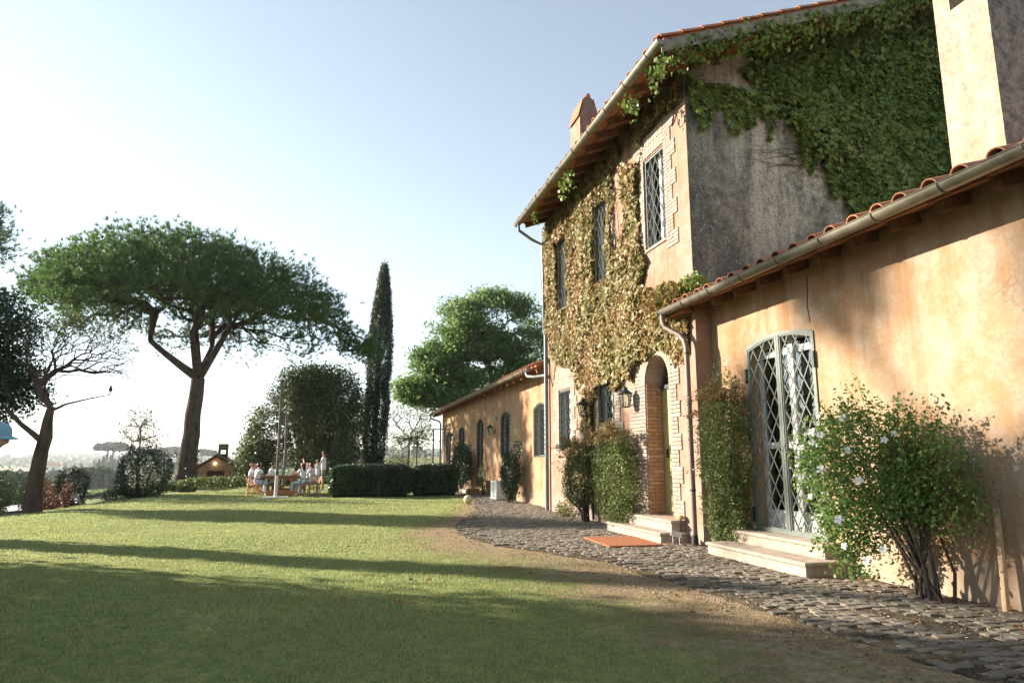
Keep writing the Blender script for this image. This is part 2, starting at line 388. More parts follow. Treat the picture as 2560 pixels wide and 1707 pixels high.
sepc = t.n('ShaderNodeSeparateColor'); t.l(vt.outputs['Color'], sepc.inputs[0])
c = t.ramp(sepc.outputs[0], [(0, (.07, .10, .035)), (.3, (.17, .19, .07)), (.55, (.24, .21, .11)), (.75, (.09, .13, .045)), (1., (.20, .16, .10))])
c = t.mix(t.ramp(t.noise(.03, 6, .7), [(.5, 0.), (.6, .8)]), c, (.04, .065, .03))
ds = t.n('ShaderNodeVectorMath', operation='LENGTH'); g = t.n('ShaderNodeNewGeometry'); t.l(g.outputs['Position'], ds.inputs[0])
near = t.ramp(t.math('MULTIPLY', ds.outputs['Value'], .01), [(.45, 0.), (1., 1.)])
nc = t.mix(t.ramp(t.noise(.8, 6, .7), [(.4, 0.), (.6, 1.)]), (.085, .06, .038), (.04, .055, .02))
c = t.mix(near, nc, c)
t.fin(c, .95, .1)
ter = np_part('terrain', V, F[:, ::-1].copy(), t.m, smooth=True); ter['kind'] = 'structure'

# lawn: a sheet just above the terrain
ys = np.concatenate([np.arange(-6, 30, .22), np.arange(30, 46, .45)])
us = np.linspace(0, 1, 70)
YY, UU = np.meshgrid(ys, us, indexing='ij')
XL = np.interp(YY, LBy, LBx) - 1.5; XR = 6.15 + 0*YY
XX = XL + (XR - XL) * UU
def lawn_z(x, y):
    xb = np.interp(y, LBy, LBx); e = sstep(0, 2.4, x - xb + 1.5)
    k = sstep(.3, 1.5, path_edge(y) - x)
    return .0 + (.03*npn(x, y, .35, 11) + .012*npn(x, y, 1.3, 12)) * k - .16*(1-e)
ZZ = lawn_z(XX, YY)
V = np.stack([XX, YY, ZZ], -1).reshape(-1, 3); m = len(us)
i = np.arange(len(ys)-1)[:, None]; j = np.arange(m-1)[None, :]
F = np.stack([i*m+j, i*m+j+1, (i+1)*m+j+1, (i+1)*m+j], -1).reshape(-1, 4)
def lawn_colour(t, blades=False):
    """green turf turning to straw and bare soil towards the cobbles"""
    sp = t.n('ShaderNodeSeparateXYZ'); g = t.n('ShaderNodeNewGeometry'); t.l(g.outputs['Position'], sp.inputs[0])
    # distance from the path edge as a float curve over y
    cv = t.n('ShaderNodeFloatCurve'); cu = cv.mapping.curves[0]
    pts = [(0, 4.3/6), (.1, 4.1/6), (6.2/40, 3.95/6), (9.2/40, 3.75/6), (11.5/40, 2.65/6), (13.2/40, 2.42/6), (14.6/40, 2.5/6), (17/40, 3.2/6), (20.2/40, 4.1/6), (23.5/40, 4.75/6), (1., 5.6/6)]
    while len(cu.points) < len(pts): cu.points.new(.5, .5)
    for q, (a, b) in enumerate(pts): cu.points[q].location = (a, b)
    cv.mapping.update()
    t.l(t.math('MULTIPLY', sp.outputs[1], 1/40), cv.inputs['Value'])
    pe = t.math('MULTIPLY', cv.outputs[0], 6.)
    d = t.math('SUBTRACT', pe, sp.outputs[0])                       # metres of turf left of the path
    wd = t.ramp(t.math('MULTIPLY', sp.outputs[1], 1/40), [(.0, .62), (.3, .55), (.42, .18), (1., .1)])   # dry width / 3 m
    dn = t.math('DIVIDE', d, t.math('MULTIPLY', wd, 3.4))
    dn = t.math('ADD', dn, t.math('MULTIPLY', t.math('SUBTRACT', t.noise(1.6, 6, .72), .5), 2.4))
    dry = t.ramp(dn, [(.3, 1.), (1., 0.)])
    patch = t.ramp(t.noise(.55, 4, .6), [(.5, 0.), (.8, .4)])
    dry = t.math('MAXIMUM', dry, patch)
    a = t.noise(7, 6, .8); b = t.noise(.25, 3, .5)
    green = t.mix(t.ramp(a, [(.42, 0.), (.58, 1.)]), (.08, .14, .04), (.30, .33, .11))
    green = t.mix(t.ramp(b, [(.35, 0.), (.65, .6)]), green, (.33, .33, .13))
    straw = t.mix(t.ramp(t.noise(5, 5, .7), [(.35, 0.), (.65, 1.)]), (.26, .20, .12), (.42, .34, .21))
    return dry, green, straw
t = NT('turf_soil'); dry, green, straw = lawn_colour(t)
c = t.mix(.25, green, (.05, .055, .02)); soil = t.mix(t.ramp(t.noise(12, 6, .75), [(.4, 0.), (.6, 1.)]), (.17, .135, .09), (.33, .265, .17))
c = t.mix(dry, c, soil); t.bump(t.noise(30, 5, .7), .8, .02); t.fin(c, .95, .05)
lawn = np_part('lawn', V, F, t.m, smooth=True); lawn['kind'] = 'structure'

# grass blades
def grass_batch(n, y0, y1, h, wdt, xpad=.5):
    y = y0 + (y1 - y0) * rng.random(n)**.9
    th0, th1 = R(-24.5), R(52)
    xl = np.maximum(np.interp(y, LBy, LBx) - 1.2, np.tan(th0)*y - xpad); xr = np.minimum(path_edge(y) + .35, np.tan(th1)*y + xpad)
    x = xl + (xr - xl) * rng.random(n)
    d = path_edge(y) - x
    wdry = np.interp(y, [0, 12, 17, 40], [2.1, 1.9, .6, .3])
    q = d / wdry + .75 * npn(x, y, .9, 21)
    tuft = npn(x, y, 2.6, 24) + .5*npn(x, y, 6., 25)
    keep = rng.random(n) < (.14 + .5*sstep(-.1, .55, tuft) + .66 * sstep(.3, 1.0, q)) * (1 - .92*sstep(.06, -.2, d + .12*npn(x, y, 3.2, 26)))
    x = x[keep]; y = y[keep]; n = len(x); z = lawn_z(x, y) - .004
    hh = h * (.45 + .75*rng.random(n)) * (.75 + .45*npn(x, y, .8, 22) + .4*npn(x, y, 4.5, 23)); a = rng.random(n)*2*np.pi; lean = h*.75*rng.random(n); la = rng.random(n)*2*np.pi
    bx = np.cos(a)*wdt*.5; by = np.sin(a)*wdt*.5
    V = np.empty((n, 3, 3)); V[:, 0] = np.stack([x-bx, y-by, z], -1); V[:, 1] = np.stack([x+bx, y+by, z], -1)
    V[:, 2] = np.stack([x+np.cos(la)*lean, y+np.sin(la)*lean, z+hh], -1)
    return V.reshape(-1, 3), np.arange(n*3).reshape(-1, 3)
GB = cat_np([grass_batch(330000, 2.6, 6.5, .036, .005), grass_batch(260000, 6.5, 11, .036, .008), grass_batch(190000, 11, 20, .032, .016), grass_batch(100000, 20, 44, .04, .035)])
t = NT('grass_blades'); dry, green, straw = lawn_colour(t); isl = t.island()
g2 = t.mix(t.ramp(isl, [(.0, 0.), (1., 1.)]), (.07, .14, .035), (.60, .64, .30))
c = t.mix(.8, green, g2); c = t.mix(t.ramp(isl, [(.82, 0.), (.9, .7)]), c, (.30, .26, .13))
dr2 = t.math('ADD', dry, t.math('MULTIPLY', t.math('SUBTRACT', isl, .55), .7), True)
c = t.mix(t.ramp(dr2, [(.35, 0.), (.65, 1.)]), c, straw); t.fin(c, .6, .25)
tr = t.n('ShaderNodeBsdfTranslucent'); t.l(c, tr.inputs[0]); ms = t.n('ShaderNodeMixShader'); ms.inputs[0].default_value = .5
t.l(t.b.outputs[0], ms.inputs[1]); t.l(tr.outputs[0], ms.inputs[2]); t.l(ms.outputs[0], t.out.inputs[0])
np_part('grass', GB[0], GB[1], t.m, kind='stuff')

# cobbled path: bed sheet with stones set into it
ys = np.arange(-8, 43, .3)
Vp = []; Fp = []
for k, y in enumerate(ys):
    e = float(path_edge(y)) + .12*nz(y*1.3, 3.3) + .08*nz(y*4, 1.1)
    for u in np.linspace(0, 1, 9): Vp.append((e + (6.3-e)*u, y, .008 + .005*(u > 0)))
m = 9
Fp = [(i*m+j, i*m+j+1, (i+1)*m+j+1, (i+1)*m+j) for i in range(len(ys)-1) for j in range(m-1)]
t = NT('path_bed'); c = t.mix(t.ramp(t.noise(5, 7, .75), [(.35, 0.), (.65, 1.)]), (.04, .035, .026), (.12, .10, .07))
c = t.mix(t.ramp(t.noise(1.2, 4), [(.52, 0.), (.66, .8)]), c, (.20, .165, .11)); t.bump(t.noise(40, 6, .75), 1., .02); t.fin(c, .95, .1)
path = link('cobbled_path', mk_mesh('cobbled_path', Vp, Fp, t.m)); path['kind'] = 'structure'
t = NT('cobblestone'); f = t.math('FRACT', t.math('ADD', t.island(), t.objrand()))
c = t.ramp(f, [(0, (.115, .105, .085)), (.35, (.175, .16, .13)), (.7, (.21, .185, .145)), (1., (.15, .13, .105))])
c = t.mix(t.ramp(t.noise(7, 6, .75), [(.5, 0.), (.68, .7)]), c, (.20, .165, .115)); t.bump(t.noise(28, 7, .8), 1., .014)
M['cobble'] = t.fin(c, .8, .25)
def cobble_mesh(sx, sy, h, r):
    V = []; n = 8
    for lvl, (k, z) in enumerate(((1.0, -.03), (1.0, h*.7), (.90, h))):
        for q in range(n):
            a = 2*math.pi*(q+.5)/n; ca, sa = math.cos(a), math.sin(a); p = .24
            x = math.copysign(abs(ca)**p, ca)*sx*k; y = math.copysign(abs(sa)**p, sa)*sy*k
            V.append((x + r.uniform(-.006, .006), y + r.uniform(-.006, .006), z + (r.uniform(-.004, .004) if lvl else 0)))
    F = [(l*n+q, l*n+(q+1) % n, (l+1)*n+(q+1) % n, (l+1)*n+q) for l in range(2) for q in range(n)] + [tuple(2*n+q for q in range(n))]
    return V, F
cr = random.Random(3)
variants = [cobble_mesh(cr.uniform(.054, .068), cr.uniform(.044, .056), cr.uniform(.010, .017), cr) for _ in range(10)]
vmesh = [mk_mesh('cobblestone', v, f, M['cobble'], False) for v, f in variants]
stones = []
ry = 1.0; row = 0
while ry < 33:
    x = 2.2 + (.07 if row % 2 else 0) + cr.uniform(-.03, .03)
    while x < 6.22:
        wx = cr.uniform(.125, .15)
        e = float(path_edge(ry)) + .22*nz(ry*1.1, x*.6, 9) + .05
        cy = ry + .10*nz(x*1.2, ry*.7, 4) + cr.uniform(-.012, .012)
        lim = 6.2 if (ry < 10.3 or ry > 19.1) else 5.9
        step = (ry > 7.4 and ry < 9.6 and x > 5.48) or (ry > 10.9 and ry < 13.2 and x > 5.35)
        bury = nz(x*.9, ry*.9, 2.2) > .55 or cr.random() < .04 + .5*max(0, 1-(x-e)/.55)
        if x > e and x < lim and not step and not bury: stones.append((x, cy, cr.choice(range(10)), cr.uniform(-.2, .2), cr.uniform(-.007, .007) - .012*max(0, nz(x*1.5, ry*1.5, 5)), wx/.132))
        x += wx
    ry += .118; row += 1
def st_key(s):
    ang = math.degrees(math.atan2(s[0], s[1])); vis = -8 < ang < 50.5 and s[1] > 3.3
    return (0 if vis else 1, math.hypot(s[0], s[1]))
stones.sort(key=st_key)
for s in stones[:298]:
    o = link('cobblestone', vmesh[s[2]], path); o.location = (s[0], s[1], s[4] + .012); o.rotation_euler = (cr.uniform(-.04, .04), cr.uniform(-.04, .04), s[3]); o.scale = (s[5], 1, 1)
parts = []
for s in stones[298:]:
    v, f = variants[s[2]]; v = np.array(v); ca, sa = math.cos(s[3]), math.sin(s[3])
    P = np.stack([(v[:, 0]*ca*s[5] - v[:, 1]*sa) + s[0], (v[:, 0]*sa + v[:, 1]*ca) + s[1], v[:, 2] + s[4] + .012], -1)
    parts.append((P, f))
mb = MB()
for P, f in parts: mb.add(P, f)
o = mb.build('cobblestones', M['cobble'], path, fixn=False); o['kind'] = 'stuff'
# gravel crumbs, straw and leaf litter among the stones
n = 9000; yy = 2.5 + 20*rng.random(n)**1.4; xx = path_edge(yy) - .7 + (6.2 - path_edge(yy) + .7)*rng.random(n); s = .006 + .012*rng.random(n)
base = np.stack([xx, yy, .014 + .012*rng.random(n)], -1); off = rng.normal(size=(n, 4, 3)) * s[:, None, None]; off[:, :, 2] *= .35
V = (base[:, None, :] + off).reshape(-1, 3); b = np.arange(n)[:, None]*4
F = np.concatenate([b+np.array([[0, 1, 2]]), b+np.array([[0, 2, 3]]), b+np.array([[0, 3, 1]]), b+np.array([[1, 3, 2]])])
t = NT('litter'); t.fin(t.ramp(t.island(), [(0, (.10, .075, .05)), (.5, (.30, .24, .15)), (.85, (.22, .19, .14)), (1., (.34, .15, .06))]), .9, .1)
np_part('litter', V, F, t.m, kind='stuff')

# ------------------------------------------------------------------ house
D, MX, YC = 6.25, 5.95, 10.4                       # near and far wing front, main house front, main house gable
def arch_poly(y0, y1, z0, z1, rise, n=10):
    """counter-clockwise (y,z): bottom, then arc on top; z1 = crown height"""
    P = [(y0, z0), (y1, z0)]
    if rise <= 0: return P + [(y1, z1), (y0, z1)]
    hw = (y1-y0)/2; r = (hw*hw + rise*rise)/(2*rise); zc = z1 - r; a = math.asin(min(1, hw/r))
    if rise > hw * .99: a = math.pi/2
    return P + [((y0+y1)/2 + r*math.sin(a*(1-2*k/n)), zc + r*math.cos(a*(1-2*k/n))) for k in range(n+1)]
def clip_line(poly, p, d):
    """parameter interval of the line p+t*d inside the convex polygon"""
    t0, t1 = -1e9, 1e9; n = len(poly); cx = sum(q[0] for q in poly)/n; cz = sum(q[1] for q in poly)/n
    for i in range(n):
        a, b = poly[i], poly[(i+1) % n]; nx, nz_ = -(b[1]-a[1]), b[0]-a[0]
        if nx*(cx-a[0]) + nz_*(cz-a[1]) < 0: nx, nz_ = -nx, -nz_
        num = nx*(a[0]-p[0]) + nz_*(a[1]-p[1]); den = nx*d[0] + nz_*d[1]
        if abs(den) < 1e-9:
            if num > 0: return None
            continue
        tt = num/den
        if den > 0: t0 = max(t0, tt)
        else: t1 = min(t1, tt)
    return (t0, t1) if t1 - t0 > .02 else None
def wall_with_holes(name, boxv, holes, mat, parent, x0, x1):
    mb = MB(); mb.box(*boxv); o = mb.build(name, mat, parent)
    wl = WL[parent.name]
    cm = MB()
    for P in holes: cm.prism_x(P, x0-.5, x1+.5)
    c = cm.build('cutter', None, parent)
    md = o.modifiers.new('b', 'BOOLEAN'); md.operation = 'DIFFERENCE'; md.solver = 'EXACT'; md.object = c
    bpy.context.view_layer.update(); dg = bpy.context.evaluated_depsgraph_get()
    me = bpy.data.meshes.new_from_object(o.evaluated_get(dg)); o.modifiers.clear(); o.data = me
    me.materials.clear(); me.materials.append(mat)
    bpy.data.objects.remove(c); return o
def inset(y0, y1, z0, z1, rise, w_, n=10):
    hw = (y1-y0)/2
    return arch_poly(y0+w_, y1-w_, z0+w_, z1-w_, (rise*(hw-w_)/hw if rise > 0 else 0), n)
def lattice_bars(poly, y0, y1, z0, z1, cy, cz):
    """segments of a diamond lattice clipped to the polygon"""
    out = []
    for sgn in (1, -1):
        L = math.hypot(cy, cz); d = (cy/L*sgn, cz/L); s = y0 - (z1-z0)/cz*cy - cy
        k = 0
        span = (y1-y0) + (z1-z0)/cz*cy*2
        while k*cy < span + 2*cy:
            p = (s + k*cy, z0) if sgn == 1 else (y1 + (z1-z0)/cz*cy + cy - k*cy, z0)
            r_ = clip_line(poly, p, d)
            if r_: out.append(((p[0]+d[0]*r_[0], p[1]+d[1]*r_[0]), (p[0]+d[0]*r_[1], p[1]+d[1]*r_[1])))
            k += 1
    return out
def bar_mesh(mb, x, segs, w_=.011, th=.012):
    for (a, b) in segs:
        dy, dz = b[0]-a[0], b[1]-a[1]; L = math.hypot(dy, dz); ny, nz_ = -dz/L*w_/2, dy/L*w_/2
        P = [(a[0]+ny, a[1]+nz_), (a[0]-ny, a[1]-nz_), (b[0]-ny, b[1]-nz_), (b[0]+ny, b[1]+nz_)]
        mb.prism_x(P, x, x+th)
def curtain_mesh(mb, x, y0, y1, z0, z1, waves=6, amp=.025):
    n = waves*6; V = []
    for i in range(n+1):
        y = y0 + (y1-y0)*i/n; dx = amp*math.sin(i/6*2*math.pi) + amp*.4*math.sin(i*1.7)
        V += [(x+dx, y, z0), (x+dx*.6, y, z1)]
    mb.add(V, [(2*i, 2*i+2, 2*i+3, 2*i+1) for i in range(n)])
def window(bld, X, y0, y1, z0, z1, rise=0, cy=.16, cz=.28, fmat='paint_teal', depth=.015, curtains=((0, .36), (.62, 1)), cmat='curtain_white', sill=True, label=None, lat=True):
    A = arch_poly(y0, y1, z0, z1, rise); A2 = inset(y0, y1, z0, z1, rise, .003); B = inset(y0, y1, z0, z1, rise, .05)
    f = MB().ring_x(A2, B, X+depth, X+depth+.05).build('window', M[fmat], bld)
    if label: f['label'] = label
    def sub(name, mb, mat, **k): return mb.build(name, M[mat], f, **k)
    if lat:
        mb = MB(); bar_mesh(mb, X+depth+.015, lattice_bars(B, y0+.05, y1-.05, z0+.05, z1-.05, cy, cz)); sub('lattice', mb, fmat)
    W1 = inset(y0, y1, z0, z1, rise, .004); W2 = inset(y0, y1, z0, z1, rise, .075)
    ymid = (y0+y1)/2
    mb = MB().ring_x(W1, W2, X+depth+.12, X+depth+.17); mb.box(X+depth+.122, X+depth+.168, ymid-.04, ymid+.04, z0+.07, z1-.06)
    sub('frame', mb, 'white_paint')
    sub('pane', MB().prism_x(W2, X+depth+.14, X+depth+.146), 'glass')
    if curtains:
        mb = MB()
        for a, b in curtains: curtain_mesh(mb, X+depth+.24, y0+(y1-y0)*a, y0+(y1-y0)*b, z0, z1-.02)
        sub('curtain', mb, cmat)
    if sill: sub('sill', MB().box(X-.03, X+depth-.002, y0+.004, y1-.004, z0-.035, z0+.012), 'stone')
    return f

# ---------- bricks: the 300 nearest are objects of their own, the rest one mesh
class Bricks:
    def __init__(s): s.L = []
    def add(s, x0, x1, y0, y1, z0, z1, vis=1., red=False): s.L.append((x0, x1, y0, y1, z0, z1, vis, red))
    def col(s, X, y0, y1, z0, z1, vis=1., proud=.022, inner=None, pitch=.073, tooth=(.46, .30), blk=4, red=False):
        """quoin column growing from edge y0 towards y1 side (sign), toothed outer edge"""
        sgn = 1 if y1 > y0 else -1; n = int((z1-z0)/pitch); r = random.Random(int(y0*100)+int(z0*10))
        for k in range(n):
            wd = tooth[0] if (k // blk) % 2 == 0 else tooth[1]; za = z0 + k*pitch
            cuts = [0, .13, wd] if k % 2 else [0, .26, wd] if wd > .3 else [0, .18, wd]
            for a, b in zip(cuts[:-1], cuts[1:]):
                ya, yb = y0 + sgn*(a+.004), y0 + sgn*(b-.004); p = proud + r.uniform(-.004, .004)
                s.add(X-p, X+.02, min(ya, yb), max(ya, yb), za+.004, za+pitch-.006, vis, red)
    def soldier(s, X, y0, y1, z0, z1, vis=1., proud=.022, pitch=.07):
        n = int((y1-y0)/pitch); pitch = (y1-y0)/n; r = random.Random(5)
        for k in range(n):
            p = proud + r.uniform(-.004, .004)
            zs = [z0, z0+(z1-z0)*(.52 if k % 2 else .48), z1]
            for a, b in zip(zs[:-1], zs[1:]): s.add(X-p, X+.02, y0+k*pitch+.004, y0+(k+1)*pitch-.004, a+.003, b-.004, vis)
    def build(s, parent, limit=290):
        s.L.sort(key=lambda b: (b[6], math.hypot(b[0], b[2], b[4]-1.4)))
        wl = WL[parent.name]; cache = {}
        def bmesh_(dx, dy, dz, mat):
            e = .004; key = (round(dx, 2), round(dy, 2), round(dz, 2), mat)
            if key not in cache:
                mb = MB(); mb.v = [(a*(dx/2-(e if fz else 0)), b*(dy/2-(e if fz else 0)), c*(dz/2-(e if fz else 0))) for fz in (0,) for a in (-1, 1) for b in (-1, 1) for c in (-1, 1)]
                mb.v = [(-dx/2, -dy/2+e, -dz/2+e), (-dx/2, dy/2-e, -dz/2+e), (-dx/2, dy/2-e, dz/2-e), (-dx/2, -dy/2+e, dz/2-e),
                        (-dx/2+e, -dy/2, -dz/2), (-dx/2+e, dy/2, -dz/2), (-dx/2+e, dy/2, dz/2), (-dx/2+e, -dy/2, dz/2),
                        (dx/2, -dy/2, -dz/2), (dx/2, dy/2, -dz/2), (dx/2, dy/2, dz/2), (dx/2, -dy/2, dz/2)]
                mb.f = [(0, 1, 2, 3)] + [(l+q, l+(q+1) % 4, l+4+(q+1) % 4, l+4+q) for l in (0, 4) for q in range(4)]
                cache[key] = (mb, None)
            return key
        for b in s.L[:limit]:
            dx, dy, dz = b[1]-b[0], b[3]-b[2], b[5]-b[4]; key = bmesh_(dx, dy, dz, b[7]); mb, me = cache[key]
            if me is None:
                me = mk_mesh('brick', mb.v, mb.f, M['brick_red' if b[7] else 'brick']); cache[key] = (mb, me)
            o = link('brick', me, parent); o.location = ((b[0]+b[1])/2-wl.x, (b[2]+b[3])/2-wl.y, (b[4]+b[5])/2-wl.z)
        for red in (0, 1):
            mb = MB()
            for b in s.L[limit:]:
                if bool(b[7]) == bool(red): mb.box(*b[:6])
            if mb.v:
                o = mb.build('bricks', M['brick_red' if red else 'brick'], parent); o['kind'] = 'stuff'

# ---------- roof pieces
def tile_arc(L=.46, r0=.10, r1=.08, th=.016, n=7):
    """half-round cover tile along -x .. +x (rises to +x); r0 at the low end"""
    mb = MB(); V = []
    for (x, r) in ((0, r0), (L, r1)):
        for rr in (r, r-th):
            for k in range(n+1):
                a = math.pi*k/n; V.append((x, -rr*math.cos(a), rr*math.sin(a)*.8))
    m = n+1; F = []
    for k in range(n):
        F += [(k, k+1, 2*m+k+1, 2*m+k), (m+k, 3*m+k, 3*m+k+1, m+k+1), (k, m+k, m+k+1, k+1), (2*m+k, 2*m+k+1, 3*m+k+1, 3*m+k)]
    F += [(0, 2*m, 3*m, m), (n, m+n, 3*m+n, 2*m+n)]
    return V, F
TV, TF = tile_arc(); tile_me = mk_mesh('roof_tile', TV, TF, M['tile'], False)
TVn = np.array(TV)
def pantile_roof(parent, x_e, z_e, slope, y0, y1, depth, single_rows=3, pitch_y=.355, row=.36, max_single=200, vis_rows=99):
    """roof slab, board, pan tiles and cover tiles; rises towards +x from the eave (x_e, z_e)"""
    ca, sa = math.cos(slope), math.sin(slope); wl = WL[parent.name]
    mb = MB(); e = .0
    P = [(x_e, z_e), (x_e+depth*ca, z_e+depth*sa), (x_e+depth*ca-.05*-sa, z_e+depth*sa+.05*ca), (x_e-.05*sa, z_e+.05*ca)]
    roof = mb.prism_y(P, y0, y1).build('roof', M['tile'], parent)
    n = int(round((y1-y0)/pitch_y)); py = (y1-y0)/n; rows = int(min(depth/row, vis_rows)); singles = 0
    rr = random.Random(int(y0*7)); big = MB()
    for i in range(n):
        yc = y0 + (i+.5)*py
        for k in range(rows):
            s0 = -.05 + k*row
            jit = rr.uniform(-.012, .012); jx = rr.uniform(-.015, .015); zoff = .062 + .012*((k % 2) == 0)
            x = x_e + (s0+jx)*ca - zoff*sa; z = z_e + (s0+jx)*sa + zoff*ca
            ry = -slope + rr.uniform(-.015, .015) + .03; rz_ = rr.uniform(-.02, .02)
            if k < single_rows and singles < max_single:
                o = link('roof_tile', tile_me, roof, wl); o.location = (x-wl.x, yc+jit-wl.y, z-wl.z); o.rotation_euler = (0, ry, rz_); singles += 1
            else:
                Mx = Matrix.Rotation(rz_, 3, 'Z') @ Matrix.Rotation(ry, 3, 'Y')
                P = TVn @ np.array(Mx).T + np.array((x, yc+jit, z)); big.add(P, TF)
    if big.v:
        o = big.build('tiles', M['tile'], roof, fixn=False); o['kind'] = 'stuff'
    # pan edges and mortar plugs seen under the cover tiles at the eave
    pm = MB()
    for i in range(n+1):
        yc = y0 + i*py
        if y0 < yc < y1: pm.obox((x_e+.10, yc, z_e+.075), .16, py*.5-.09, .010, Matrix.Rotation(-slope, 3, 'Y'))
    pm.build('pan_tiles', M['tile'], roof)['kind'] = 'stuff'
    mm = MB()
    for i in range(n):
        yc = y0 + (i+.5)*py
        for q in range(4):
            mm.obox((x_e+.03+rr.uniform(0, .03), yc+rr.uniform(-.05, .05), z_e+.075+rr.uniform(0, .035)), .03, rr.uniform(.012, .03), rr.uniform(.01, .022), Matrix.Rotation(rr.uniform(-.5, .5), 3, 'X'))
    mm.build('mortar', M['mortar'], roof)['kind'] = 'stuff'
    return roof
def gutter(parent, x, z, y0, y1, r=.075, brk=.9, mat='gutter'):
    """half-round gutter running along y"""
    n = 8; V = []; ys_ = np.linspace(y0, y1, 14)
    for yy_ in ys_:
        for rr_ in (r, r-.006):
            for k in range(n+1):
                a = math.pi + math.pi*k/n; V.append((x+rr_*math.cos(a), yy_, z+rr_*math.sin(a)))
    m = n+1; F = []
    for i in range(len(ys_)-1):
        b = i*2*m; c = (i+1)*2*m
        for k in range(n): F += [(b+k, c+k, c+k+1, b+k+1), (b+m+k, b+m+k+1, c+m+k+1, c+m+k)]
        F += [(b, b+m, c+m, c), (b+n, c+n, c+m+n, b+m+n)]
    for b in (0, (len(ys_)-1)*2*m): F += [tuple(b+k for k in range(n+1))]
    mb = MB().add(V, F); mb.tube([(x-r, y0, z+.004), (x-r, y1, z+.004)], .009, 6)
    g = mb.build('gutter', M[mat], parent, smooth=True)
    k = 0; yb = y0 + .45
    while yb < y1:
        bm_ = MB(); pts = [(x+(r+.006)*math.cos(math.pi+math.pi*q/8), yb, z+(r+.006)*math.sin(math.pi+math.pi*q/8)) for q in range(9)]
        bm_.tube(pts + [(x+.22, yb, z+.05)], .010, 5); bm_.build('gutter_bracket', M[mat], g); yb += brk
    return g
def rafters(parent, x0, x1, z0, slope, y0, y1, step=.62, plank=True, w_=.05, h_=.065, seed=1, limit=40):
    """rafter ends and the flat clay planks lying on them, under the eave"""
    r = random.Random(seed); Mx = Matrix.Rotation(-slope, 3, 'Y'); L = (x1-x0)/math.cos(slope)/2
    n = int((y1-y0)/step); st = (y1-y0)/n
    for i in range(n+1):
        y = min(max(y0 + i*st, y0+w_), y1-w_); xc = (x0+x1)/2; zc = z0 + (xc-x0)*math.tan(slope) - h_ - .035
        MB().obox((xc, y, zc), L, w_, h_, Mx).build('rafter', M['rafter'], parent)
    if plank:
        for i in range(n):
            for k in range(3):
                xc = x0 + .10 + k*.30 - (.14 if w_ == .05 else 0); zc = z0 + (xc-x0)*math.tan(slope) - .018 + r.uniform(-.006, .004)
                if xc > x1: break
                MB().obox((xc, y0+(i+.5)*st, zc), .142, st/2-.012, .012, Matrix.Rotation(-slope+r.uniform(-.03, .03), 3, 'Y')).build('eave_board', M['plank'], parent)

# ================= near wing
nw = thing('near_wing', 'low ochre stucco wing with tiled eave and arched glazed door at the right', 'house wing', (D, 8, 0))
dY0, dY1, dZ0, dZ1, dR = 7.80, 9.40, .37, 3.26, .12
wall_with_holes('wall', (D, D+.4, 1.5, YC-.003, -.4, 4.2), [arch_poly(dY0, dY1, dZ0, dZ1, dR)], M['stucco_near'], nw, D, D+.4)
MB().box(D+5.2, D+5.6, 1.5, YC-.003, -.4, 4.4).box(D+.402, D+5.198, 1.5, 1.9, -.4, 4.2).build('back_wall', M['room'], nw)
MB().box(D+.402, D+5.198, 1.9, YC-.003, .2, .3).build('floor', M['room'], nw)
RS = R(19)
pantile_roof(nw, 5.68, 4.02, RS, 2.2, 10.95, 6.6, single_rows=4, max_single=110)
MB().box(5.7, 5.94, YC+.01, 10.95, 3.93, 4.0).build('eave_return', M['plank'], nw)
g_near = gutter(nw, 5.60, 4.03, 2.0, 11.02, .085, .85)
rafters(nw, 5.90, D-.003, 4.06, RS, 2.2, 10.35, .62, seed=2)
# thin crack line up the wall
MB().tube([(D-.004, 7.86, 3.27), (D-.004, 7.89, 3.5), (D-.004, 7.85, 3.9)], .006, 5).build('cable', M['iron_dark'], nw)
# the glazed double door with its grille
A = arch_poly(dY0, dY1, dZ0, dZ1, dR, 14); fr = MB().ring_x(inset(dY0, dY1, dZ0, dZ1, dR, .003, 14), inset(dY0, dY1, dZ0, dZ1, dR, .055, 14), D-.02, D+.05)
fd = fr.build('door', M['paint_green'], nw); fd['label'] = 'arched double grille door in sage green with diamond bars'
ym = (dY0+dY1)/2
MB().box(D-.022, D+.045, ym-.045, ym-.004, dZ0+.05, dZ1-.058).box(D-.022, D+.045, ym+.004, ym+.045, dZ0+.05, dZ1-.058).build('stile', M['paint_green'], fd)
IN = inset(dY0, dY1, dZ0, dZ1, dR, .055, 14)
def clip_half(poly, y, keep_less):
    out = []; n = len(poly)
    for i in range(n):
        a, b = poly[i], poly[(i+1) % n]; ia = (a[0] < y) == keep_less; ib = (b[0] < y) == keep_less
        if ia: out.append(a)
        if ia != ib:
            t_ = (y-a[0])/(b[0]-a[0]); out.append((y, a[1]+(b[1]-a[1])*t_))
    return out
for half in (True, False):
    P = clip_half(IN, ym-.045 if half else ym+.045, half)
    yy0 = min(p[0] for p in P); yy1 = max(p[0] for p in P)
    for seg in lattice_bars(P, yy0, yy1, dZ0, dZ1, (yy1-yy0)/3, .37):
        mb = MB(); bar_mesh(mb, D+.006, [seg], .014, .012); mb.build('lattice_bar', M['paint_green'], fd)
    Q = MB().ring_x(P, [(p[0]+(.02 if p[0] < (yy0+yy1)/2 else -.02), p[1]+(.02 if p[1] < 1.5 else -.02)) for p in P], D-.01, D+.03)
    Q.build('leaf_frame', M['paint_green'], fd)
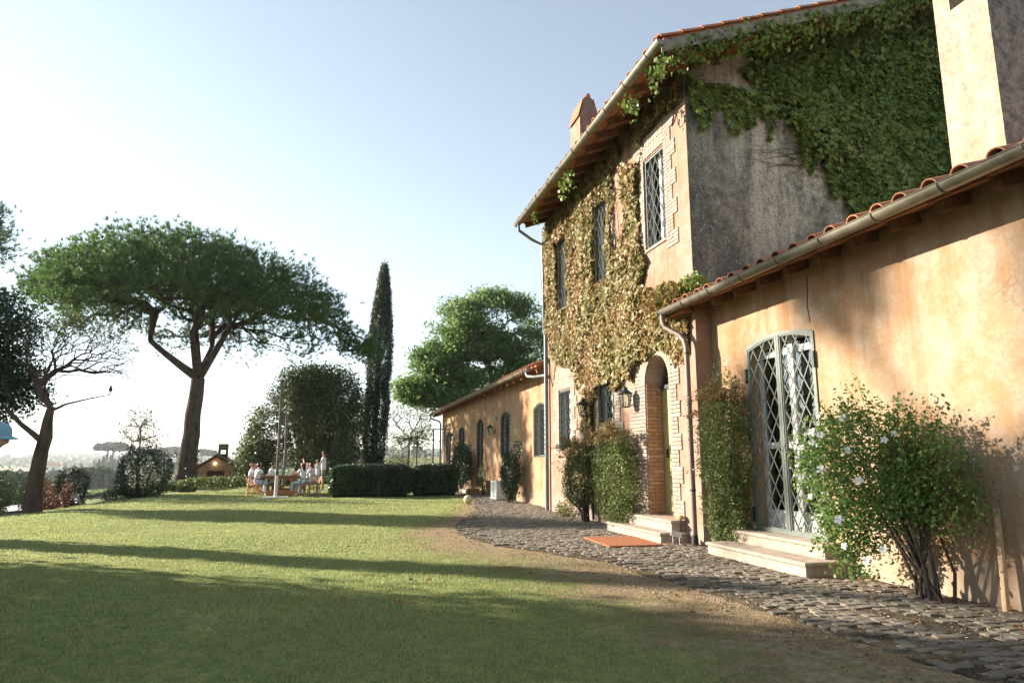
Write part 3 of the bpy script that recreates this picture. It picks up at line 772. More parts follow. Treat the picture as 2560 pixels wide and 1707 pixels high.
for (yy_, zz_) in ((dY0+.01, 2.75), (dY0+.01, 1.75), (dY0+.01, .6), (dY1-.01, 2.7), (dY1-.01, 1.7), (dY1-.01, .6)):
    MB().box(D-.045, D-.021, yy_-.018, yy_+.018, zz_-.11, zz_+.11).build('hinge', M['iron_dark'], fd)
# inner glazed doors, painted white
W1 = inset(dY0, dY1, dZ0, dZ1, dR, .006, 14); W2 = inset(dY0, dY1, dZ0, dZ1, dR, .09, 14)
mb = MB().ring_x(W1, W2, D+.20, D+.26); 
for z in (dZ0+.09, 1.62, 3.0): mb.box(D+.202, D+.258, dY0+.09, dY1-.09, z-.045 if z > 1 else z, z+.05 if z > 1 else z+.22)
mb.box(D+.203, D+.257, ym-.06, ym+.06, dZ0+.05, dZ1-.1); mb.build('inner_frame', M['white_paint'], fd)
MB().prism_x(W2, D+.228, D+.234).build('pane', M['glass'], fd)
mb = MB(); curtain_mesh(mb, D+.34, dY0+.45, ym+.08, dZ0, dZ1-.1, 5, .03); curtain_mesh(mb, D+.34, dY1-.42, dY1, dZ0, dZ1-.1, 4, .03); mb.build('curtain', M['curtain'], fd)
mb = MB(); curtain_mesh(mb, D+.39, dY0+.01, dY1-.01, dZ0+.01, dZ1-.14, 10, .008); mb.build('reflection_sheet', simple('grey_green_reflection', (.26, .32, .25), .9, .1, 0, var=.3, scale=3), fd)  # added sheet: the panes' grey-green reflection put into its colour
# rounded travertine steps
def step_block(name, parent, x0, x1, y0, y1, z0, z1, nose=.03, th=.055):
    mb = MB().box(x0+nose, x1, y0+nose, y1-nose, z0, z1-th)
    n = 5; prof = [(math.cos(math.pi*(k/n-.5))*th/2, math.sin(math.pi*(k/n-.5))*th/2) for k in range(n+1)]
    V = []
    for (ox, oz) in prof:
        e = ox; V += [(x0+th/2-e, y0+th/2-e, z1-th/2+oz), (x1, y0+th/2-e, z1-th/2+oz), (x1, y1-th/2+e, z1-th/2+oz), (x0+th/2-e, y1-th/2+e, z1-th/2+oz)]
    F = [(i*4+q, i*4+(q+1) % 4, i*4+4+(q+1) % 4, i*4+4+q) for i in range(n) for q in range(4)] + [(3, 2, 1, 0), (n*4, n*4+1, n*4+2, n*4+3)]
    mb.add(V, F); return mb.build(name, M['stone'], parent)
step_block('step', nw, 5.93, D-.003, 7.52, 9.58, .19, .37)
step_block('step', nw, 5.52, D-.004, 7.36, 9.66, -.05, .19)
# return of the wall
# ================= main house
mh = thing('main_house', 'tall ochre main house overgrown with creeper, three latticed upper windows and arched brick doorway', 'house', (MX, 14.7, 0))
U = [(11.28, 12.16, 5.55, 7.45), (14.10, 14.92, 5.55, 7.48), (16.92, 17.76, 5.5, 7.5)]
LW = [(13.98, 14.92, 1.45, 3.15), (16.87, 17.84, 1.70, 3.27)]
AD = (11.42, 12.42, .38, 3.40)
holes = [arch_poly(a, b, c_, d_, 0) for a, b, c_, d_ in U + LW] + [arch_poly(*AD, .5)]
wall_with_holes('wall', (MX, MX+.45, YC, 19.02, -.4, 8.72), holes, M['stucco_main'], mh, MX, MX+.45)
XR_ = 12.6                                                        # ridge
MSL = math.atan(.37)
def roofz(x): return 8.36 + (x-5.03)*.37
# gable wall facing the camera
MB().prism_y([(MX+.001, -.4), (D-.003, -.4), (D-.003, 4.25), (MX+.001, 4.25)], YC-.012, YC-.0045).build('return_wall', M['stucco_main'], mh)
G = [(MX+.002, -.4), (16.65, -.4), (16.65, roofz(XR_)-1.62), (XR_, roofz(XR_)-.12), (MX+.002, roofz(MX)-.12)]
MB().prism_y(G, YC-.004, YC+.4).build('gable_wall', M['gable'], mh)
MB().box(16.2, 16.65, YC+.42, 19.02, -.4, 8.7).prism_y(G, 18.62, 19.016).build('back_wall', M['stucco_main'], mh)
MB().box(MX+.46, 16.1, YC+.42, 18.6, 4.2, 4.3).box(MX+.46, 16.1, YC+.42, 18.6, .1, .2).build('floor', M['room'], mh)
# roof
ca, sa = math.cos(MSL), math.sin(MSL); RL = (XR_-5.08)/ca
mroof = pantile_roof(mh, 5.08, roofz(5.08)-.02, MSL, 9.46, 18.75, RL, single_rows=1, max_single=30, vis_rows=3)
MB().prism_y([(XR_, roofz(XR_)-.02), (16.9, roofz(XR_)-1.60), (16.9, roofz(XR_)-1.53), (XR_, roofz(XR_)+.05)], 9.46, 18.75).build('roof', M['tile'], mh)
bb = MB()                                                         # verge boards on the gable
bb.prism_y([(5.02, roofz(5.02)-.24), (XR_, roofz(XR_)-.24), (XR_, roofz(XR_)-.03), (5.02, roofz(5.02)-.03)], 9.44, 9.457); bb.build('verge_board', simple('weathered_wood', (.24, .21, .18), .85, .2, var=.35, scale=6, bump=.4), mh)
vt = MB()
for k in range(19):
    s0 = k*.42; x = 5.0+s0*ca; z = roofz(5.0)+s0*sa+.02
    P = TVn @ np.array(Matrix.Rotation(-MSL+.02, 3, 'Y')).T + np.array((x, 9.49, z)); vt.add(P, TF)
vt.build('verge_tiles', M['tile'], mroof, fixn=False)['kind'] = 'stuff'
# soffit under the gable overhang and under the eave
for k in range(16):
    x = 5.2 + k*.44
    MB().obox((x, 9.92, roofz(x)-.09), .19, .46, .014, Matrix.Rotation(-MSL, 3, 'Y')).build('eave_board', M['plank'], mh)
for k in range(3):
    x = [5.25, 8.2, 11.2][k]
    MB().obox((x, 9.92, roofz(x)-.2), .06, .46, .08, Matrix.Rotation(-MSL, 3, 'Y')).build('purlin', M['rafter'], mh)
rafters(mh, 5.22, MX-.003, roofz(5.22)-.05, MSL, 9.6, 18.7, .62, seed=4, w_=.05, h_=.075)
gutter(mh, 5.00, 8.31, 9.40, 18.78, .09, .95)
# bricks
B = Bricks()
y0, y1, z0, z1 = U[0]
B.col(MX, y0-.002, y0-1, z0-.22, z1+.45, 0); B.col(MX, y1+.002, y1+1, z0-.22, z1+.45, 1); B.soldier(MX, y0+.005, y1-.005, z1+.03, z1+.48, 0)
for (y0, y1, z0, z1) in U[1:]:
    B.col(MX, y0-.002, y0-1, z0-.1, z1+.45, 1, tooth=(.40, .27)); B.col(MX, y1+.002, y1+1, z0-.1, z1+.4, 2); B.soldier(MX, y0+.005, y1-.005, z1+.03, z1+.45, 1)
y0, y1, z0, z1 = LW[0]; B.col(MX, y0-.002, y0-1, z0-.1, z1+.45, .5); B.col(MX, y1+.002, y1+1, z0-.1, z1+.3, 2)
y0, y1, z0, z1 = LW[1]; B.col(MX, y0-.002, y0-1, z0-.12, z1+.62, .5); B.col(MX, y1+.002, y1+1, z0-.12, z1+.62, .6); B.soldier(MX, y0+.005, y1-.005, z1+.03, z1+.6, .5)
# around the arched door
y0, y1, z0, z1 = AD
B.col(MX, y0-.002, y0-1, .42, 3.35, 0, tooth=(.40, .28), blk=4); B.col(MX, y1+.002, y1+1, .3, 3.3, 0, tooth=(.74, .62), blk=4)
B.build(mh, 0) if False else None
ya = (y0+y1)/2; hw = (y1-y0)/2
# red bricks of the reveal (far jamb faces the camera) laid in the opening
kz = .42; k = 0
while kz < 2.86:
    cuts = [MX+.0, MX+.22, MX+.33] if k % 2 else [MX+.0, MX+.11, MX+.33]
    for a, b in zip(cuts[:-1], cuts[1:]): B.add(a+.004, b-.004, y1-.022+random.uniform(-.003, .003), y1+.01, kz+.004, kz+.067, .01, True)
    kz += .073; k += 1
B.build(mh, 296)
# arch ring of bricks
am = MB()
for k in range(26):
    a = math.pi*(k+.5)/26; r0, r1 = hw+.003, hw+.27
    c_ = (MX+.0, ya+math.cos(a)*(r0+r1)/2, 2.9+math.sin(a)*(r0+r1)/2)
    am.obox(c_, .022, (r1-r0)/2, .028, Matrix.Rotation(a, 3, 'X'))
    am.obox((MX+.17, ya+math.cos(a)*(hw-.006), 2.9+math.sin(a)*(hw-.006)), .16, .008, .028, Matrix.Rotation(a, 3, 'X'))
am.build('arch_bricks', M['brick'], mh)['kind'] = 'stuff'
MB().box(MX+.34, MX+.40, y0+.002, y1-.002, .38, 2.78).build('door', M['door_olive'], mh)['label'] = 'plain olive green door set deep in the brick arch'
o = bpy.data.objects['door.001'] if 'door.001' in bpy.data.objects else bpy.data.objects['door']
MB().box(MX+.31, MX+.34, y1-.22, y1-.16, 1.45, 1.62).build('handle', M['iron_dark'], o)
MB().box(MX+.30, MX+.42, y0+.004, y1-.004, 2.785, 2.86).build('transom', M['paint_teal'], mh)
P = [(y0+.01, 2.862), (y1-.01, 2.862)] + [(ya+(hw-.02)*math.cos(math.pi*q/12), 2.9+(hw-.02)*math.sin(math.pi*q/12)) for q in range(13)]
f = MB().prism_x(P, MX+.38, MX+.39).build('fanlight', M['glass'], mh)
mb = MB(); bar_mesh(mb, MX+.35, lattice_bars(P, y0, y1, 2.86, 3.4, .2, .3), .015, .014); mb.build('lattice', M['paint_teal'], f)
step_block('step', mh, 5.66, MX-.003, 11.02, 12.85, .19, .38)
step_block('step', mh, 5.40, MX-.004, 10.92, 13.35, -.05, .19)
for k, (y0, y1, z0, z1) in enumerate(U): window(mh, MX, y0, y1, z0, z1, 0, .21, .36, sill=True, curtains=((0, .52), (.5, 1)))
for (y0, y1, z0, z1) in LW: window(mh, MX, y0, y1, z0, z1, 0, .15, .26, curtains=((0, .3), (.7, 1)))
# iron hooks at the corner
for z in (8.05, 7.52):
    MB().tube([(MX-.01, 10.72, z+.26), (MX-.05, 10.72, z+.1), (MX-.11, 10.70, z), (MX-.15, 10.64, z-.02), (MX-.17, 10.57, z+.04), (MX-.17, 10.53, z+.12)], .011, 6).build('hook', M['iron_dark'], mh)
# chimney on the main roof
sch = thing('small_chimney', 'slim ochre chimney with gabled tile cap on the main roof', 'chimney', (6.6, 17.1, 9.0))
mb = MB().box(6.42, 7.0, 17.1, 17.9, 8.6, 11.1); mb.prism_y([(6.42, 11.102), (7.0, 11.102), (6.80, 11.70), (6.66, 11.80), (6.56, 11.70)], 17.1, 17.9); mb.build('stack', M['stucco_main'], sch); MB().prism_y([(6.424, 8.8), (6.996, 8.8), (6.996, 11.1), (6.80, 11.69), (6.66, 11.79), (6.56, 11.69), (6.424, 11.1)], 17.088, 17.098).build('weathered_shade_face', simple('dirty_shade_plaster', (.15, .11, .10), .9, .1, var=.3, scale=5), sch)  # thin slab: dirty plaster, with this side's shade put into its dark colour
MB().box(6.60, 6.84, 17.078, 17.0875, 10.2, 10.75).build('panel', M['mortar'], sch)
for s in (-1, 1):
    for k in range(3):
        MB().obox((6.69+s*.235, 17.23+k*.27, 11.40), .012, .13, .30, Matrix.Rotation(-s*.27, 3, 'Y')).build('tile', M['tile'], sch)
MB().tube([(6.68, 17.06, 11.76), (6.68, 17.94, 11.76)], .07, 8).build('ridge_tile', M['tile'], sch)
# tall chimney beside the gable
tch = thing('tall_chimney', 'tall pale weathered chimney rising from the low tiled roof at the right edge', 'chimney', (8.3, 6.4, 5))
wl = WL['tall_chimney']
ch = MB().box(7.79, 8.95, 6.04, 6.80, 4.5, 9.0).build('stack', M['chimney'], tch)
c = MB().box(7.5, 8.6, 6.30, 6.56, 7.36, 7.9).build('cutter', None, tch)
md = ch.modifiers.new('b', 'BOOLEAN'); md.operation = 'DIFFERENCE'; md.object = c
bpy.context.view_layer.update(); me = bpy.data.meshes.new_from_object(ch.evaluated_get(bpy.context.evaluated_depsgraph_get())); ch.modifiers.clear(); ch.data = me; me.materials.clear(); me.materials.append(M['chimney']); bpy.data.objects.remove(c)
# ================= far wing
fw = thing('far_wing', 'long low ochre wing with arched lattice windows beyond the main house', 'house wing', (D, 30, 0))
FW = [(19.95, 21.42, 1.5, 3.2, .17), (24.42, 25.98, 1.52, 3.22, .17), (29.15, 30.58, .25, 3.22, .25), (33.55, 35.3, 1.5, 3.08, .22), (37.6, 39.45, .25, 3.0, .25)]
wall_with_holes('wall', (D, D+.4, 19.03, 40.9, -.5, 4.25), [arch_poly(*a) for a in FW], M['stucco_far'], fw, D, D+.4)
MB().box(D+.402, D+6, 40.5, 40.9, -.5, 4.25).box(D+5.6, D+6, 19.03, 40.49, -.5, 4.4).build('back_wall', M['stucco_far'], fw)
MB().box(D+.402, D+5.6, 19.03, 40.49, .1, .2).build('floor', M['room'], fw)
pantile_roof(fw, 5.68, 4.12, R(19), 19.1, 41.6, 6.6, single_rows=1, max_single=64, pitch_y=.355, vis_rows=18)
gutter(fw, 5.60, 4.13, 19.6, 41.65, .085, 1.2)
rafters(fw, 5.72, D-.003, 4.10, R(19), 19.2, 41.4, .9, plank=False, seed=6)
MB().box(5.72, D-.004, 19.1, 41.5, 4.125, 4.14).build('soffit', M['plank'], fw)
for k, a in enumerate(FW): window(fw, D, *a, cy=.17, cz=.30, fmat='paint_teal', curtains=((0, .3), (.75, 1)), sill=False, depth=.03)

# pipes (each is fixed to its wall, a thing one could take down)
dp = thing('downpipe', 'brown downpipe dropping from the near gutter beside the brick doorway', 'downpipe', (5.8, 10.6, 0))
MB().tube([(5.60, 10.92, 3.98), (5.60, 10.92, 3.86), (5.62, 10.88, 3.74), (5.76, 10.62, 3.56), (5.80, 10.52, 3.44), (5.81, 10.48, 3.3), (5.81, 10.48, .16)], .047, 10).build('pipe', M['pipe_brown'], dp, smooth=True)
MB().lathe([(.055, 0), (.058, .12), (.05, .2)], (5.81, 10.48, 0), 10).build('foot', M['iron_dark'], dp, smooth=True)
for z in (.9, 2.1, 3.2): MB().lathe([(.053, 0), (.053, .03)], (5.81, 10.48, z), 10).build('clip', M['iron_dark'], dp)
dp = thing('downpipe', 'grey green downpipe at the joint between main house and far wing', 'downpipe', (5.86, 18.9, 0))
MB().tube([(5.86, 18.75, 5.0), (5.86, 18.75, 2.5), (5.86, 18.75, 0)], .058, 10).build('pipe', M['pipe_green'], dp, smooth=True)
MB().tube([(5.60, 20.0, 4.08), (5.62, 19.9, 3.92), (5.72, 19.5, 3.86), (5.82, 19.0, 3.84), (5.86, 18.8, 3.82)], .045, 8).build('elbow', M['pipe_green'], dp, smooth=True)
MB().tube([(5.00, 18.6, 8.26), (5.02, 18.62, 8.08), (5.5, 18.85, 7.9), (5.84, 18.98, 7.82), (5.87, 18.98, 7.0), (5.87, 18.95, 5.2), (5.86, 18.75, 4.9)], .045, 8).build('swan_neck', M['pipe_green'], dp, smooth=True)
dp = thing('downpipe', 'thin dark downpipe at the far end of the low wing', 'downpipe', (5.9, 41.2, 0))
MB().tube([(5.60, 41.5, 4.08), (5.65, 41.4, 3.9), (6.1, 41.0, 3.7), (6.16, 40.96, 3.5), (6.16, 40.96, 0)], .05, 8).build('pipe', M['iron_dark'], dp, smooth=True)

# ------------------------------------------------------------------ vegetation helpers
def unit(v): return v / np.maximum(np.linalg.norm(v, axis=-1, keepdims=True), 1e-9)
def leaves(C, size, bias=(0, 0, .4), asp=.5, fold=.12, sv=.35, droop=None):
    """rhombic leaves, one quad each, at points C"""
    n = len(C); nr_ = unit(rng.normal(size=(n, 3)) + np.array(bias)); t_ = rng.normal(size=(n, 3))
    if droop is not None: t_ = t_*.5 + np.array(droop)
    t_ = unit(t_ - nr_*(t_*nr_).sum(1, keepdims=True)); b_ = np.cross(nr_, t_)
    s = (size*(1-sv+2*sv*rng.random(n)))[:, None]
    V = np.stack([C - t_*s*.5, C + b_*s*asp*.5 + nr_*s*fold, C + t_*s*.5, C - b_*s*asp*.5 + nr_*s*fold], 1)
    return V.reshape(-1, 3), np.arange(n*4).reshape(-1, 4)
def needles(C, Dr, L, w_, k, spread=.7):
    """k thin triangles fanning out of each point of C around direction Dr"""
    n = len(C); Cc = np.repeat(C, k, 0); d = unit(np.repeat(Dr, k, 0) + spread*rng.normal(size=(n*k, 3)))
    a = unit(np.cross(d, rng.normal(size=(n*k, 3)))); l = (L*(.7+.5*rng.random(n*k)))[:, None]
    V = np.stack([Cc - a*w_*.5, Cc + a*w_*.5, Cc + d*l], 1)
    return V.reshape(-1, 3), np.arange(n*k*3).reshape(-1, 3)
def attract_tree(trunk, trad, tips, k0=0, alpha=.45, seg=.7, rt=.012, expo=.46, bow=.08, jit=.04, sides=(3, 5, 9), up=(0, 0, 1)):
    """limbs grown from the trunk polyline to every tip"""
    trunk = np.array(trunk, float); nT = len(trunk)
    N = nT + int(sum(3 + np.linalg.norm(tips - trunk[-1], axis=1)/seg*2)) + 10
    P = np.zeros((N, 3)); par = np.full(N, -1); pl = np.zeros(N)
    P[:nT] = trunk
    for i in range(1, nT): par[i] = i-1; pl[i] = pl[i-1] + np.linalg.norm(trunk[i]-trunk[i-1])
    pl[:nT] -= pl[nT-1]; pl[:nT] = np.abs(pl[:nT])
    cnt = nT; chains = []; upv = np.array(up, float)
    order = np.argsort(np.linalg.norm(tips - trunk[-1], axis=1))
    for ti in order:
        tip = tips[ti]; dd = np.linalg.norm(P[k0:cnt]-tip, axis=1); j = int(np.argmin(dd + alpha*pl[k0:cnt])) + k0; d = dd[j-k0]
        m = max(1, int(d/seg)); ch = [j]
        for q in range(1, m+1):
            if cnt >= N: break
            f = q/m; p = P[j]*(1-f) + tip*f - upv*bow*d*math.sin(math.pi*f) + (rng.normal(size=3)*jit*min(d, 1.5) if q < m else 0)
            P[cnt] = p; par[cnt] = ch[-1]; pl[cnt] = pl[ch[-1]] + d/m; ch.append(cnt); cnt += 1
        chains.append(ch)
    w_ = np.zeros(cnt)
    for ch in chains: w_[ch[-1]] += 1
    for i in range(cnt-1, 0, -1):
        if par[i] >= 0: w_[par[i]] += w_[i]
    rad_ = rt * np.maximum(w_, 1)**expo
    mb = MB()
    mb.tube(trunk, trad, sides[2]+5)
    for ch in chains:
        r_ = [min(rad_[i], rad_[ch[1]]*1.05 if len(ch) > 1 else rad_[i]) for i in ch]
        if ch[0] < nT: r_[0] = min(r_[1]*1.25, trad[ch[0]])
        s = sides[0] if r_[0] < .03 else sides[1] if r_[0] < .09 else sides[2]
        mb.tube(P[ch], r_, s, cap=False)
    return mb
def noisy_axis(pts, n, amp, seed):
    pts = np.array(pts, float); t_ = np.linspace(0, 1, len(pts)); T = np.linspace(0, 1, n)
    out = np.stack([np.interp(T, t_, pts[:, k]) for k in range(3)], -1)
    r = np.random.default_rng(seed); out[1:-1, :2] += r.normal(size=(n-2, 2))*amp; return out
def in_ellipsoid(n, c, r, shell=0., zmin=None):
    P = unit(rng.normal(size=(n*2, 3))); q = (shell + (1-shell)*rng.random(n*2))**.5
    P = P*q[:, None]*np.array(r) + np.array(c)
    if zmin is not None: P = P[P[:, 2] > zmin]
    return P[:n]
def ray_density(P, s, seed, thr):
    """clumping: keep points where a smooth noise is high"""
    return P[(npn(P[:, 0]+P[:, 2]*.37, P[:, 1]-P[:, 2]*.71, s, seed) + .6*npn(P[:, 2], P[:, 0]*.5+P[:, 1], s*1.3, seed+1)) > thr]
def poly_in(P, poly):
    poly = np.array(poly); x, y = P[:, 0], P[:, 1]; ins = np.zeros(len(P), bool); n = len(poly)
    for i in range(n):
        a, b = poly[i], poly[(i+1) % n]
        c = ((a[1] > y) != (b[1] > y)) & (x < (b[0]-a[0])*(y-a[1])/(b[1]-a[1]+1e-12)+a[0]); ins ^= c
    return ins
def sample_poly(poly, n):
    poly = np.array(poly); lo, hi = poly.min(0), poly.max(0); P = lo + (hi-lo)*rng.random((n, 2)); return P[poly_in(P, poly)]

# ================= umbrella pine
def stone_pine(name, label, base, top_z, R_, rim_z, fork, cx, cy, ntips=1500, group=None, low=.3, trunk_r=.62, seed=1, tail=None):
    th = thing(name, label, 'pine tree', base, group=group)
    bz = base[2]
    # crown: tips over a dome with lumpy radius
    a = rng.random(ntips)*2*np.pi; u = np.sqrt(rng.random(ntips)); lump = 1 + .09*np.sin(3*a+seed) + .05*np.sin(7*a+2*seed)
    dome_h = top_z - rim_z
    X_ = cx + R_*u*lump*np.cos(a); Y_ = cy + R_*u*lump*np.sin(a)
    Zt = rim_z + dome_h*np.sqrt(np.maximum(0, 1-u**2.0)) + .5*npn(X_, Y_, .33, seed) + .3*npn(X_, Y_, .8, seed+1)
    depth_ = (1.1 + 3.6*(1-u)**.6)*rng.random(ntips)**1.3
    tips = np.stack([X_, Y_, Zt-depth_], -1); tips = ray_density(tips, .42, 50+seed, -.16)
    if tail is not None:
        c, r_, n_ = tail; tips = np.concatenate([tips, in_ellipsoid(n_, c, r_)])
    trunk = noisy_axis([base, fork], 7, .06, seed); tr_ = [trunk_r*(1.25 if i == 0 else 1.0-.055*i) for i in range(7)]
    # the trunk divides into several leaders
    mb = MB(); allm = []
    ld_dirs = [(0.8, .2, 1.6), (-1.7, .1, 1.15), (.1, 1.4, 1.1), (0, -1.4, 1.0), (-.25, 0, 2.0)]
    fk = np.array(fork)
    leaders = []
    for d in ld_dirs:
        d = np.array(d)/np.linalg.norm(d); L = (top_z-fk[2])*.42
        leaders.append(np.array([fk + d*L*q + np.array([0, 0, .25*q*q]) for q in (0, .33, .66, 1.)]))
    who = np.argmin([np.linalg.norm(tips - l[-1], axis=1) for l in leaders], axis=0)
    mb.tube(trunk, tr_, 14)
    for i, l in enumerate(leaders):
        tp = tips[who == i]
        if len(tp) < 3: continue
        m_ = attract_tree(l, [trunk_r*.5, trunk_r*.4, trunk_r*.32, trunk_r*.24], tp, 0, .32, .9, .016, .43, .10, .05, (3, 4, 7))
        mb.add(m_.v, m_.f)
    mb.build('trunk', M['bark_pine'], th, smooth=True, fixn=False)
    # needle clumps
    out = unit(np.stack([tips[:, 0]-cx, tips[:, 1]-cy, np.full(len(tips), R_*.55)], -1)) + np.array([0, 0, .35])
    C = np.concatenate([tips + rng.normal(size=tips.shape)*s for s in (.12, .26, .32, .36, .38)]); Dr = np.concatenate([unit(out)]*5)
    V1 = needles(C, Dr, .34, .042, 12, .62)
    np_part('crown', V1[0], V1[1], M['pine'], th, kind='stuff')
    return th
stone_pine('stone_pine', 'huge umbrella pine with leaning forked trunk behind the lawn', (-8.45, 44.5, -.35), 14.3, 8.6, 8.9, (-7.95, 43.6, 6.2), -8.75, 43.2, 2900, tail=((1.3, 43.0, 8.3), (1.5, 1.5, .7), 60), trunk_r=.56)
# ivy round its foot
C = np.stack([-8.45+.75*np.cos(q := rng.random(500)*2*np.pi), 44.2+.75*np.sin(q), -.3+2.3*rng.random(500)**1.5], -1)
o = np_part('trunk_ivy', *leaves(C, .16), M['bushdark'], bpy.data.objects['stone_pine'], kind='stuff')

# ================= left bare tree
th = thing('bare_tree', 'leaning sparse tree with bare twigs fanning out at the left', 'tree', (-8.75, 24.2, -.15))
n = 1500; a = rng.random(n); hgt = rng.random(n)
tips = np.stack([-9.25 + 3.0*a - .1*hgt + rng.normal(size=n)*.1, 24 + 2.2*(rng.random(n)-.5), 3.0 + .2*a + 2.9*np.sqrt(np.maximum(0, 1-(a-.35)**2*1.6))*(.35+.65*hgt) - 0*a], -1)
m_ = attract_tree([(-8.75, 24.2, -.2), (-8.72, 24.1, .8), (-8.62, 24, 1.7), (-8.55, 24, 2.1), (-8.55, 24, 2.6), (-8.5, 24, 3.05)], [.27, .22, .19, .19, .14, .1], tips, 3, .4, .28, .0034, .47, .06, .05, (3, 4, 7))
m_.tube([(-8.62, 24, 1.95), (-8.9, 24, 2.2), (-9.3, 24.1, 2.5), (-9.9, 24.2, 3.1)], [.1, .085, .07, .05], 8)
m_.tube([(-8.5, 24, 2.9), (-8.1, 24, 3.12), (-7.5, 24, 3.3), (-6.9, 24, 3.44), (-6.5, 24, 3.62)], [.05, .035, .024, .015, .006], 6)
m_.build('trunk', M['bark_pine'], th, smooth=True, fixn=False)
C = tips[rng.random(n) < .55]; C = np.repeat(C, 5, 0) + rng.normal(size=(len(C)*5, 3))*.09
k = C[:, 2] > 4.6; C = C[k | (rng.random(len(C)) < .25)]
np_part('crown', *leaves(C, .05), M['brownish'], th, kind='stuff')
bd = MB().lathe([(.001, 0), (.05, .04), (.06, .1), (.035, .16), (.03, .19), (.001, .23)], (-6.9, 24, 3.52), 8); bd.tube([(-6.9, 24, 3.56), (-6.95, 24, 3.42)], [.02, .012], 5)
tag(bd.build('bird', simple('bird_grey', (.05, .05, .055)), None, smooth=True), 'small dark bird perched on the lowest bare branch', 'bird')

# ================= generic broadleaf tree
def broadleaf(name, label, base, trunk, trad, lobes, ntip, leaf, lsize, nleaf, sigma, cat='tree', k0=2, rt=.012, zmin=None, thr=-9, bark='bark', bow=.05, bias=(0, 0, .4), asp=.5, group=None, shell=.35, droop=None, noiseS=.6, seg=.6):
    th = thing(name, label, cat, base, group=group)
    tot = sum(l[2] for l in lobes); tips = np.concatenate([in_ellipsoid(int(ntip*l[2]/tot)+1, l[0], l[1], shell, zmin) for l in lobes])
    if thr > -5: tips = ray_density(tips, noiseS, 31+len(name), thr)
    m_ = attract_tree(trunk, trad, tips, k0, .4, seg, rt, .45, bow, .05, (3, 4, 7)); m_.build('trunk', M[bark], th, smooth=True, fixn=False)
    C = np.repeat(tips, nleaf, 0); C = C + rng.normal(size=C.shape)*np.array(sigma)
    np_part('crown', *leaves(C, lsize, bias, asp, droop=droop), M[leaf], th, kind='stuff')
    return th
# dark holm oak cut by the left edge of the frame
broadleaf('holm_oak', 'dark dense holm oak cut off by the left edge of the photo', (-11.9, 25.2, -.5), [(-11.9, 25.2, -.5), (-11.9, 25.2, 1.2), (-11.7, 25.1, 2.4), (-11.6, 25.0, 3.6), (-11.5, 25, 4.8)], [.28, .24, .2, .16, .1],
          [((-11.0, 25.0, 5.5), (1.6, 1.5, 1.4), 1), ((-10.9, 25.0, 3.7), (1.95, 1.7, 1.35), 1.3)], 900, 'bushdark', .11, 34, (.17, .17, .15), shell=.1)
th = thing('tall_pine', 'tall pine behind the dark oak, only its needled top in view at the left edge', 'pine tree', (-13.6, 27, -.7))
tips = in_ellipsoid(330, (-12.75, 27.0, 9.2), (1.6, 1.5, 1.5), .2)
attract_tree([(-13.6, 27, -.7), (-13.5, 27, 3), (-13.4, 27, 7), (-13.2, 27, 9)], [.3, .26, .18, .1], tips, 2, .3, .5, .01).build('trunk', M['bark_pine'], th, smooth=True, fixn=False)
C = np.concatenate([tips + rng.normal(size=tips.shape)*s for s in (.05, .2, .25)]); np_part('crown', *needles(C, unit(C-np.array([-12.8, 27, 7.5])), .26, .018, 14, .6), M['pine'], th, kind='stuff')

# round tree behind the table
broadleaf('round_tree', 'big round evergreen tree standing behind the dining table', (-2.2, 49.5, -.3), [(-2.2, 49.5, -.3), (-2.2, 49.5, 1), (-2.1, 49.5, 2.4), (-2, 49.5, 4)], [.35, .3, .25, .16],
          [((-.9, 49.5, 4.9), (3.2, 2.9, 3.15), 3), ((-2.2, 49.3, 5.9), (2.3, 2.2, 2.2), 1), ((-3.8, 49, 2.7), (2.2, 2.2, 2.7), 1.4), ((-5.0, 48.7, 1.4), (1.3, 1.5, 1.8), .5), ((.7, 49.5, 3.2), (1.7, 1.8, 1.9), .7), ((-.4, 49.0, 1.6), (2.4, 1.8, 1.5), 1.0)], 3300, 'oak', .165, 30, (.26, .26, .24), shell=.25, thr=-.32, noiseS=.55)
# cypress
th = thing('cypress', 'tall slender dark cypress rising behind the hedge', 'cypress tree', (2.75, 50, -.3))
n = 2600; z = rng.random(n)**.9; ra = 1.02*np.minimum(1, (.55+1.2*z))*np.sqrt(np.maximum(0, 1-z**2.6))*(.92+.25*npn(z*9, z*0+2, 1., 8)); a = rng.random(n)*2*np.pi; q = .75+.28*rng.random(n)
B_ = np.stack([2.75+.35*z+ra*q*np.cos(a), 50+ra*q*np.sin(a), .0+15.5*z], -1)
C = np.repeat(B_, 16, 0); C = C + rng.normal(size=C.shape)*np.array([.09, .09, .26])
np_part('crown', *leaves(C, .17, (0, 0, 0), .35, droop=(0, 0, 1.6)), M['cypress'], th, kind='stuff')
MB().tube([(2.75, 50, -.3), (2.8, 50, 5), (3.0, 50, 12), (3.1, 50, 15)], [.28, .2, .1, .03], 8).build('trunk', M['bark'], th, smooth=True)
